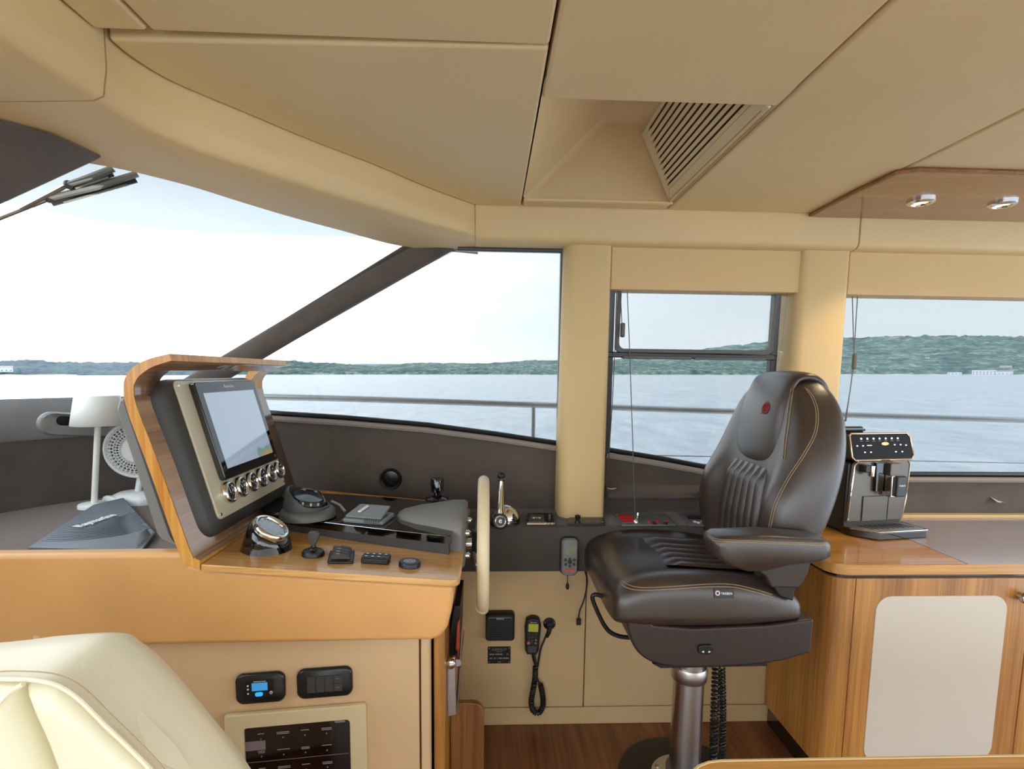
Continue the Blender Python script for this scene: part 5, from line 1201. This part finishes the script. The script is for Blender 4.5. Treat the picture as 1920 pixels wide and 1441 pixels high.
c = at(1911, 1116, Y=cyn); b = B(); b.lathe([(.012, 0), (.010, .012), (.0165, .016), (.0165, .024), (.014, .027), (.0005, .027)], 28, frame(c, (1, 0, 0), (0, 0, 1))); mk('knob', b, STEEL, dr, ang=50)
b = B(); b.ext(corner(cx + .008, cyn + .010, .045, 3.1, 1.775, .668), (0, 0, .016)); mk('shadow_gap', b, GLOSSB, cab)
ct = thing('teak_counter', 'teak edged counter top with a pale inlay under the aft window', 'counter', (1.6, 1.7, CZ))
b = B(); b.ext(corner(CX0, CYN, .055, 3.1, 1.985, CZ - .032), (0, 0, .032)); mk('worktop', b, W_TOP, ct, bev=.003)
xi = at(1727, 1022, Z=CZ).x
b = B(); b.ext([(xi, CYN + .003, CZ - .001), (3.1, CYN + .003, CZ - .001), (3.1, 1.93, CZ - .001), (xi + .02, 1.93, CZ - .001)], (0, 0, .0022)); mk('inlay', b, TOPW, ct)
b = B(); b.box((CX0 + .05, 1.93, CZ), (3.1, 1.962, CZ + .012)); mk('back_rail', b, PIL, ct, bev=.002)
# small odds on the sill
c = at(1868, 938, Y=1.95); t = thing('crumpled_wrapper', 'small pale crumpled wrapper on the sill ledge at the right', 'wrapper', c)
b = B(); b.loft([[(c.x + x, c.y - .01, c.z - .008 + z) for x, z in ((-.02, .014), (0, .004), (.03, 0), (.02, 0))], [(c.x + x, c.y + .01, c.z - .008 + z) for x, z in ((-.015, .020), (.005, .008), (.03, .003), (.01, 0))]]); mk('foil', b, WHITE, t)

# --- coffee machine
c = Vector((1.335, 1.70, CZ + .0012)); RZ = rad(9)
cm_ = thing('coffee_machine', 'black and graphite coffee machine on the teak counter', 'coffee machine', c, RZ, local=True)
GRAPH = mat('graphite_front', '635b52', .3, .55)
b = B(); b.box((-.118, .055, .0), (.118, .37, .245)); mk('body', b, BLACK, cm_, bev=.010, seg=3)
b = B(); b.ext([(x, .055, z) for x, z in ((-.118, .04), (.105, .04), (.116, .10), (.122, .235), (.112, .252), (-.095, .252), (-.108, .235), (-.116, .10))], (0, -.012, 0)); mk('front_plate', b, GRAPH, cm_, bev=.004)
b = B(); b.tube([(-.115, .042, .05), (-.112, .042, .13), (-.104, .042, .235), (-.090, .042, .250), (.108, .042, .250), (.119, .042, .235), (.114, .042, .12), (.104, .042, .05)], .0022, 6); mk('front_trim', b, CHROME, cm_)
b = B(); b.box((-.062, .041, .042), (.040, .044, .128)); mk('grounds_drawer', b, GRAPH, cm_, bev=.001)
b = B(); b.tube([(-.062, .0405, .045), (-.062, .0405, .128), (.040, .0405, .128), (.040, .0405, .045)], .0011, 5); mk('drawer_gap', b, BLACK, cm_)
b = B(); b.ext([(x, .045, z) for x, z in ((.012, .245), (.052, .245), (.052, .20), (.012, .20))], (0, -.030, 0)); mk('spout_block', b, GRAPH, cm_, bev=.004)
b = B(); b.ext([(x, .045, z) for x, z in ((-.030, .245), (.008, .245), (.006, .145), (-.026, .145))], (0, -.014, 0)); mk('spout_shaft', b, GLOSSB, cm_, bev=.003)
b = B(); b.box((.008, .004, .130), (.062, .040, .205)); mk('spout_frame', b, CHROME, cm_, bev=.004)
b = B(); b.box((.018, -.008, .134), (.058, .030, .204)); sp = mk('spout', b, SATIN, cm_, bev=.005)
text('PHILIPS', .0078, T(.038, -.0085, .172) @ Rm(90, 'X'), INKW, sp)
b = B(); b.box((-.086, .015, .215), (-.062, .05, .240)); mk('hot_water_base', b, BLACK, cm_, bev=.003)
b = B(); b.lathe([(.010, .0), (.011, .035)], 14, T(-.060, .020, .203)); mk('hot_water_spout', b, CHROME, cm_)
# drip tray with chamfered corner
tr = [(-.072, -.040), (.118, -.040), (.124, -.030), (.120, .06), (-.124, .06), (-.124, .02)]
b = B(); b.ext([(x, y, 0) for x, y in tr], (0, 0, .026)); mk('drip_tray', b, GLOSSB, cm_, bev=.004)
b = B(); b.tube([(x, y, .027) for x, y in (tr[5], tr[0], tr[1], tr[2], tr[3])], .0022, 6); mk('tray_trim', b, CHROME, cm_)
b = B(); b.ext([(x * .94, .003 + y * .9, .026) for x, y in tr], (0, 0, .003)); gr = mk('tray_grate', b, ALU, cm_)
for k in range(9):
    x = -.065 + .020 * k; b = B(); b.ext([(x, -.010, .0288), (x + .006, -.010, .0288), (x - .010, .034, .0288), (x - .016, .034, .0288)], (0, 0, .0010)); mk('grate_slot', b, BLACK, gr)
# control head, leaning back
HM = T(.004, .030, .262) @ Rm(-12, 'X')
ho = [(-.122, .004), (-.112, -.006), (.112, -.006), (.124, .008), (.118, .068), (.104, .084), (-.118, .084), (-.126, .076)]
b = B(); b.ext([(x, .012, z) for x, z in ho], (0, .08, 0), HM); mk('head', b, BLACK, cm_, bev=.006)
b = B(); b.tube([(x, .011, z) for x, z in ho] and [HM @ Vector((x, .011, z)) for x, z in ho], .0032, 8, closed=True); mk('head_trim', b, mat('copper_chrome', 'd6b48e', .15, 1), cm_)
b = B(); b.ext([(x * .97, .010, .038 + (z - .038) * .94) for x, z in ho], (0, .006, 0), HM); hd = mk('control_panel', b, mat('panel_black', '0b0a0a', .35, spec=.12), cm_)
ICON = mat('white_icon', 'f2f2ee', .5, emit=.5)
for k in range(7):
    x = -.082 + .0245 * k
    b = B(); b.loft([[(x + q_, .0095, z_) for q_, z_ in rr(.0062, .0058, .002, 3, 0, .066)], [(x + q_, .0085, z_) for q_, z_ in rr(.0062, .0058, .002, 3, 0, .066)]], M=HM); mk('icon', b, ICON, hd)
    b = B(); b.box((x - .006, .0088, .0575), (x + .006, .0096, .0590), HM); mk('icon_caption', b, INKG, hd)
for x, z in ((-.100, .042), (-.077, .042), (.050, .044), (.074, .044), (.096, .042), (-.072, .020), (-.048, .020), (.052, .020), (.078, .020)):
    b = B(); b.box((x - .0026, .0085, z - .0018), (x + .0026, .0096, z + .0018), HM); mk('icon', b, ICON, hd)
b = B(); b.box((-.062, .0085, .0415), (-.042, .0096, .0445), HM); mk('icon_caption', b, INKW, hd)
b = B(); b.ext([(.012 + .014 * math.cos(2 * PI * k / 16), .0095, .048 + .005 * math.sin(2 * PI * k / 16)) for k in range(16)], (0, -.001, 0), HM); mk('amber_light', b, mat('amber_light', 'e8a050', .4, emit=1.2), hd)
b = B(); b.box((-.13, .10, .300), (-.02, .30, .362)); mk('water_tank_lid', b, GLOSSB, cm_, bev=.008)
b = B(); b.box((-.115, .08, .24), (.115, .365, .325)); mk('top_deck', b, BLACK, cm_, bev=.012, seg=3)
b = B(); b.tube(smooth_path([(-.02, .2, .358), (.03, .19, .350), (.08, .2, .338), (.11, .24, .328)], 5), .0022, 6); mk('power_lead', b, BLACK, cm_)

# ================================================================== TABLE AND SOFA IN THE FOREGROUND
tb = thing('saloon_table', 'teak saloon table, only its far edge in view at lower right', 'table', (.95, .25, 0))
p0 = at(1290, 1437, Z=.72)
yE = at(1600, 1421, Z=.72).y
pts = [(p0.x - .02, -.15)] + [(p0.x - .02 + .07 - .07 * math.cos(rad(a)), yE - .07 + .07 * math.sin(rad(a))) for a in (0, 20, 40, 60, 75, 90)] + [(1.75, yE), (1.75, -.15)]
b = B(); b.ext([(x, y, .690) for x, y in pts], (0, 0, .03)); mk('table_top', b, W_TOP, tb, bev=.003)
b = B(); b.tube([(x, y, .7185) for x, y in pts[1:-1]], .0028, 6); mk('edge_bead', b, PIL, tb)
b = B(); b.lathe([(.17, .013), (.17, .022), (.05, .04), (.045, .69)], 32, T(.95, .25, 0)); mk('table_leg', b, STEEL, tb, ang=50)
# cream seat back
so_px = [(-330, 1260), (-150, 1240), (0, 1226), (60, 1218), (120, 1214), (165, 1217), (205, 1232), (245, 1263), (300, 1322), (350, 1382), (400, 1442), (440, 1500)]
in_px = [(-330, 1300), (-150, 1285), (-20, 1272), (30, 1271), (70, 1273), (100, 1279), (125, 1290), (155, 1312), (200, 1357), (245, 1400), (285, 1441), (320, 1490)]
so3 = [at(x, y, Y=.75) for x, y in so_px]; in3 = [at(x, y, Y=.665) for x, y in in_px]
zb_ = .30
sf = thing('cream_seat', 'cream leather seat back with a rolled edge in the near left corner', 'seat', (-.7, .7, 0))
def cl_ring(P, y, dz_=0, k=0):
    S = smooth_path(P, 5); q = [Vector((p.x, y, p.z + dz_)) for p in S]
    return q + [Vector((q[-1].x + .02, y, zb_)), Vector((q[0].x, y, zb_))]
mid = [a.lerp(c_, .30) for a, c_ in zip(so3, in3)]
def shrink(P, d_): return [p + Vector((-d_ * .6 if i > 5 else 0, 0, -d_)) for i, p in enumerate(P)]
b = B(); b.loft([cl_ring(shrink(so3, .06), .86), cl_ring(shrink(so3, .02), .835), cl_ring(so3, .79), cl_ring(so3, .75), cl_ring(mid, .705), cl_ring([a.lerp(c_, .65) for a, c_ in zip(so3, in3)], .680), cl_ring(in3, .668), cl_ring(shrink(in3, .012), .676)])
mk('rolled_edge', b, SOFA, sf, ang=75)
b = B(); b.tube(smooth_path([p + Vector((0, -.002, 0)) for p in in3], 5), .0030, 8); mk('piping', b, SOFA, sf)
b = B(); b.tube(smooth_path([p + Vector((.006, .004, .007)) for p in in3], 5), .0009, 5); mk('stitching', b, STITCH, sf)
inn = shrink(in3, .006)
split = at(48, 1282, Y=.665)
b = B(); fr_ = [p for p in smooth_path(inn, 5) if p.x > split.x + .001]
sb = [at(x, y, Y=.665) for x, y in ((48, 1284), (62, 1320), (85, 1370), (112, 1441), (135, 1510))]
low = Vector((sb[-1].x + .02, 0, zb_))
right = [Vector((fr_[-1].x + .05, 0, zb_))]
def infl(P, c0_, y0, bulge_, n=5):
    rings = []
    for k in range(n + 1):
        s_ = k / n; sc_ = 1 - .55 * s_ ** 1.6; rings.append([Vector((c0_.x + (p.x - c0_.x) * sc_, y0 - bulge_ * math.sin(s_ * PI / 2), c0_.z + (p.z - c0_.z) * sc_)) for p in P])
    return rings
loopA = fr_ + right + [low] + list(reversed(smooth_path(sb, 4)))
cA = sum(loopA, Vector()) / len(loopA)
b = B(); b.loft([[Vector((p.x, .72, p.z)) for p in loopA]] + infl(loopA, cA, .672, .022)); mk('back_panel', b, SOFA, sf, ang=75)
fl_ = [p for p in smooth_path(inn, 5) if p.x < split.x - .004]
loopB = fl_ + [p + Vector((-.008, 0, 0)) for p in smooth_path(sb, 4)] + [low + Vector((-.02, 0, 0)), Vector((fl_[0].x, 0, zb_))]
cB = sum(loopB, Vector()) / len(loopB)
b = B(); b.loft([[Vector((p.x, .72, p.z)) for p in loopB]] + infl(loopB, cB, .668, .035)); mk('back_panel', b, SOFA, sf, ang=75)
b = B(); b.tube(smooth_path([at(x, y, Y=.655) for x, y in ((-60, 1350), (0, 1308), (25, 1293), (44, 1282))], 4), .0032, 8); mk('piping', b, SOFA, sf)
b = B(); b.box((-1.25, .68, 0), (-.42, .84, .31)); mk('plinth', b, SOFA, sf, bev=.01)

# ================================================================== THINGS ON THE DASHBOARD
ZD = .8105
def atz(px, py, z=ZD): return at(px, py, Z=z)
c = atz(177, 950)
lm = thing('table_lamp', 'white cordless table lamp with a conical shade on the dashboard', 'lamp', c)
b = B(); b.lathe([(.043, 0), (.043, .010), (.040, .013), (.006, .014)], 36, T(c)); mk('base', b, LAMPW, lm, ang=50)
topz = at(185, 796, Y=c.y).z - c.z; lean = at(186, 790, Y=c.y).x - c.x
b = B(); b.tube([c + Vector((0, 0, .012)), c + Vector((lean, 0, topz + .04))], .0085, 14); mk('stem', b, LAMPW, lm)
sb_z = at(185, 796, Y=c.y).z - c.z; st_z = at(185, 741, Y=c.y).z - c.z
b = B(); b.lathe([(.0735, sb_z), (.0575, st_z - .003), (.0545, st_z), (.001, st_z)], 40, T(c + Vector((lean, 0, 0))), cap=False); mk('shade', b, LAMPW, lm, ang=50, solid=.002)
# small fan
c = atz(256, 940); fh = at(258, 842, Y=c.y)
fn = thing('desk_fan', 'small white desk fan behind the console hood', 'fan', c)
b = B(); b.loft([[c + Vector((x, y, 0)) for x, y in rr(.17, .12, .05, 6)], [c + Vector((x, y, .018)) for x, y in rr(.165, .115, .05, 6)], [c + Vector((x, y, .034)) for x, y in rr(.10, .07, .034, 6)]]); mk('base', b, WHITE, fn, ang=50)
b = B(); b.tube([c + Vector((0, .01, .03)), fh + Vector((0, .03, -.02))], .010, 10); mk('neck', b, WHITE, fn)
FM = frame(fh, (1, .35, 0), (0, 0, 1)); fr_r = .090
b = B(); b.torus(fr_r, .0055, 48, 8, FM); b.torus(fr_r, .0055, 48, 8, FM @ T(0, 0, -.03)); mk('guard_ring', b, WHITE, fn)
b = B()
for rr_ in (.082, .074, .066, .058, .050): b.torus(rr_, .0011, 40, 5, FM @ T(0, 0, .004 + .10 * (.09 - rr_)))
for k in range(40):
    a = 2 * PI * k / 40; b.tube([FM @ Vector((.040 * math.cos(a), .040 * math.sin(a), .011)), FM @ Vector((.065 * math.cos(a + .12), .065 * math.sin(a + .12), .0075)), FM @ Vector((fr_r * math.cos(a + .22), fr_r * math.sin(a + .22), .002))], .0013, 5)
    b.tube([FM @ Vector((.040 * math.cos(a), .040 * math.sin(a), .011)), FM @ Vector((.065 * math.cos(a - .12), .065 * math.sin(a - .12), .0075)), FM @ Vector((fr_r * math.cos(a - .22), fr_r * math.sin(a - .22), .002))], .0013, 5)
mk('guard_grille', b, WHITE, fn)
b = B(); b.lathe([(.044, .008), (.040, .014), (.0005, .016)], 32, FM); mk('guard_badge', b, WHITE, fn)
for k in range(5):
    M = FM @ Rm(72 * k, 'Z') @ T(0, 0, -.012); b = B(); b.grid(lambda u, v: (.015 + .062 * u, (v - .5) * (.02 + .035 * u), .012 * (v - .5)), 4, 4, M); mk('blade', b, GREYL, fn, solid=.0015)
b = B(); b.lathe([(.030, -.055), (.034, -.03), (.015, -.008)], 24, FM); mk('motor', b, WHITE, fn)
P = [c + Vector(v) for v in ((-.078, -.03, .012), (-.065, -.045, .022), (-.045, -.045, .02), (-.025, -.05, .012))]; b = B(); b.tube(smooth_path(P, 5), .009, 8); mk('folded_lead', b, WHITE, fn)
# slate grey display cover lying on the dash
cv_px = [(52, 1019), (265, 1025), (291, 996), (232, 939), (176, 946)]
C_ = [atz(x, y, .826) for x, y in cv_px]
cc = sum(C_, Vector()) / 5
cv = thing('display_cover', 'slate grey moulded display cover lying on the dashboard', 'cover', Vector((cc.x, cc.y, ZD)))
hz = [.812, .813, .818, .832, .822]
b = B(); b.loft([[Vector((p.x, p.y, z - .001)) for p, z in zip(C_, hz)], [Vector((p.x, p.y, z + .005)) for p, z in zip(C_, hz)], [Vector((cc.x + (p.x - cc.x) * .96, cc.y + (p.y - cc.y) * .96, z + .0075)) for p, z in zip(C_, hz)]]); cvb = mk('cover_plate', b, COVER, cv, bev=.0015)
import bisect
for k in range(15):
    r_ = .035 + .0125 * k; x0, y0 = 215, 962
    o3 = atz(x0, y0, .835); pts = []
    for a in range(-130, 60, 6):
        p = o3 + Vector((r_ * math.cos(rad(a)), r_ * math.sin(rad(a)), 0)); pr = RC.inverted() @ (p - CAM); pts.append((960 - FPX * pr.x / pr.z, YPX + FPX * pr.y / pr.z, p))
    H = []
    for (x, y, p) in pts:
        # keep only what lies over the cover and right of the lettering
        ins = all(((C_[(i + 1) % 5] - C_[i]).cross(p - C_[i])).z > -.0 for i in range(5)) or all(((C_[(i + 1) % 5] - C_[i]).cross(p - C_[i])).z < .0 for i in range(5))
        H.append(p if ins else None)
    run = []
    best = []
    for p in H + [None]:
        if p is None:
            if len(run) > len(best): best = run
            run = []
        else: run.append(p)
    if len(best) > 3:
        trp = []
        me_ = [(q.x, q.y, z + .0075) for q, z in zip(C_, hz)]
        # height of the faceted plate under each point
        bvh = BVHTree.FromPolygons([Vector(v) for v in me_] + [Vector((cc.x, cc.y, sum(hz) / 5 + .0075))], [(i, (i + 1) % 5, 5) for i in range(5)])
        for p in best:
            h = bvh.ray_cast(Vector((p.x, p.y, 2)), Vector((0, 0, -1)))
            if h[0] is not None: trp.append(h[0] + Vector((0, 0, .0003)))
        if len(trp) > 3:
            b = B(); b.tube(trp, .0016, 5); mk('ridge', b, COVER, cv)
h = on_surface([cvb], [(140, 992), (218, 966)], .0012)
e1 = (h[1][0] - h[0][0]); l1 = e1.length; e1.normalize(); nn_ = h[0][1]
e2 = Vector((-1, .25, 0)); e2 = (e2 - nn_ * e2.dot(nn_)).normalized()
M = Matrix((e1, e2, nn_)).transposed().to_4x4(); M.translation = (h[0][0] + h[1][0]) / 2 + nn_ * .0035
text('Raymarine', .040, M, INKW, cv, sx=l1 / (.040 * 4.75), depth=.001, bold=.0008)
P = [atz(x, y, .828) for x, y in ((255, 1020), (262, 1006), (270, 1000), (277, 1003))]; b = B(); b.ext([tuple(p + Vector((0, 0, 0 if i in (0, 3) else .012))) for i, p in enumerate(P)], (.004, .006, 0)); mk('cover_clip', b, GREYP, cv)
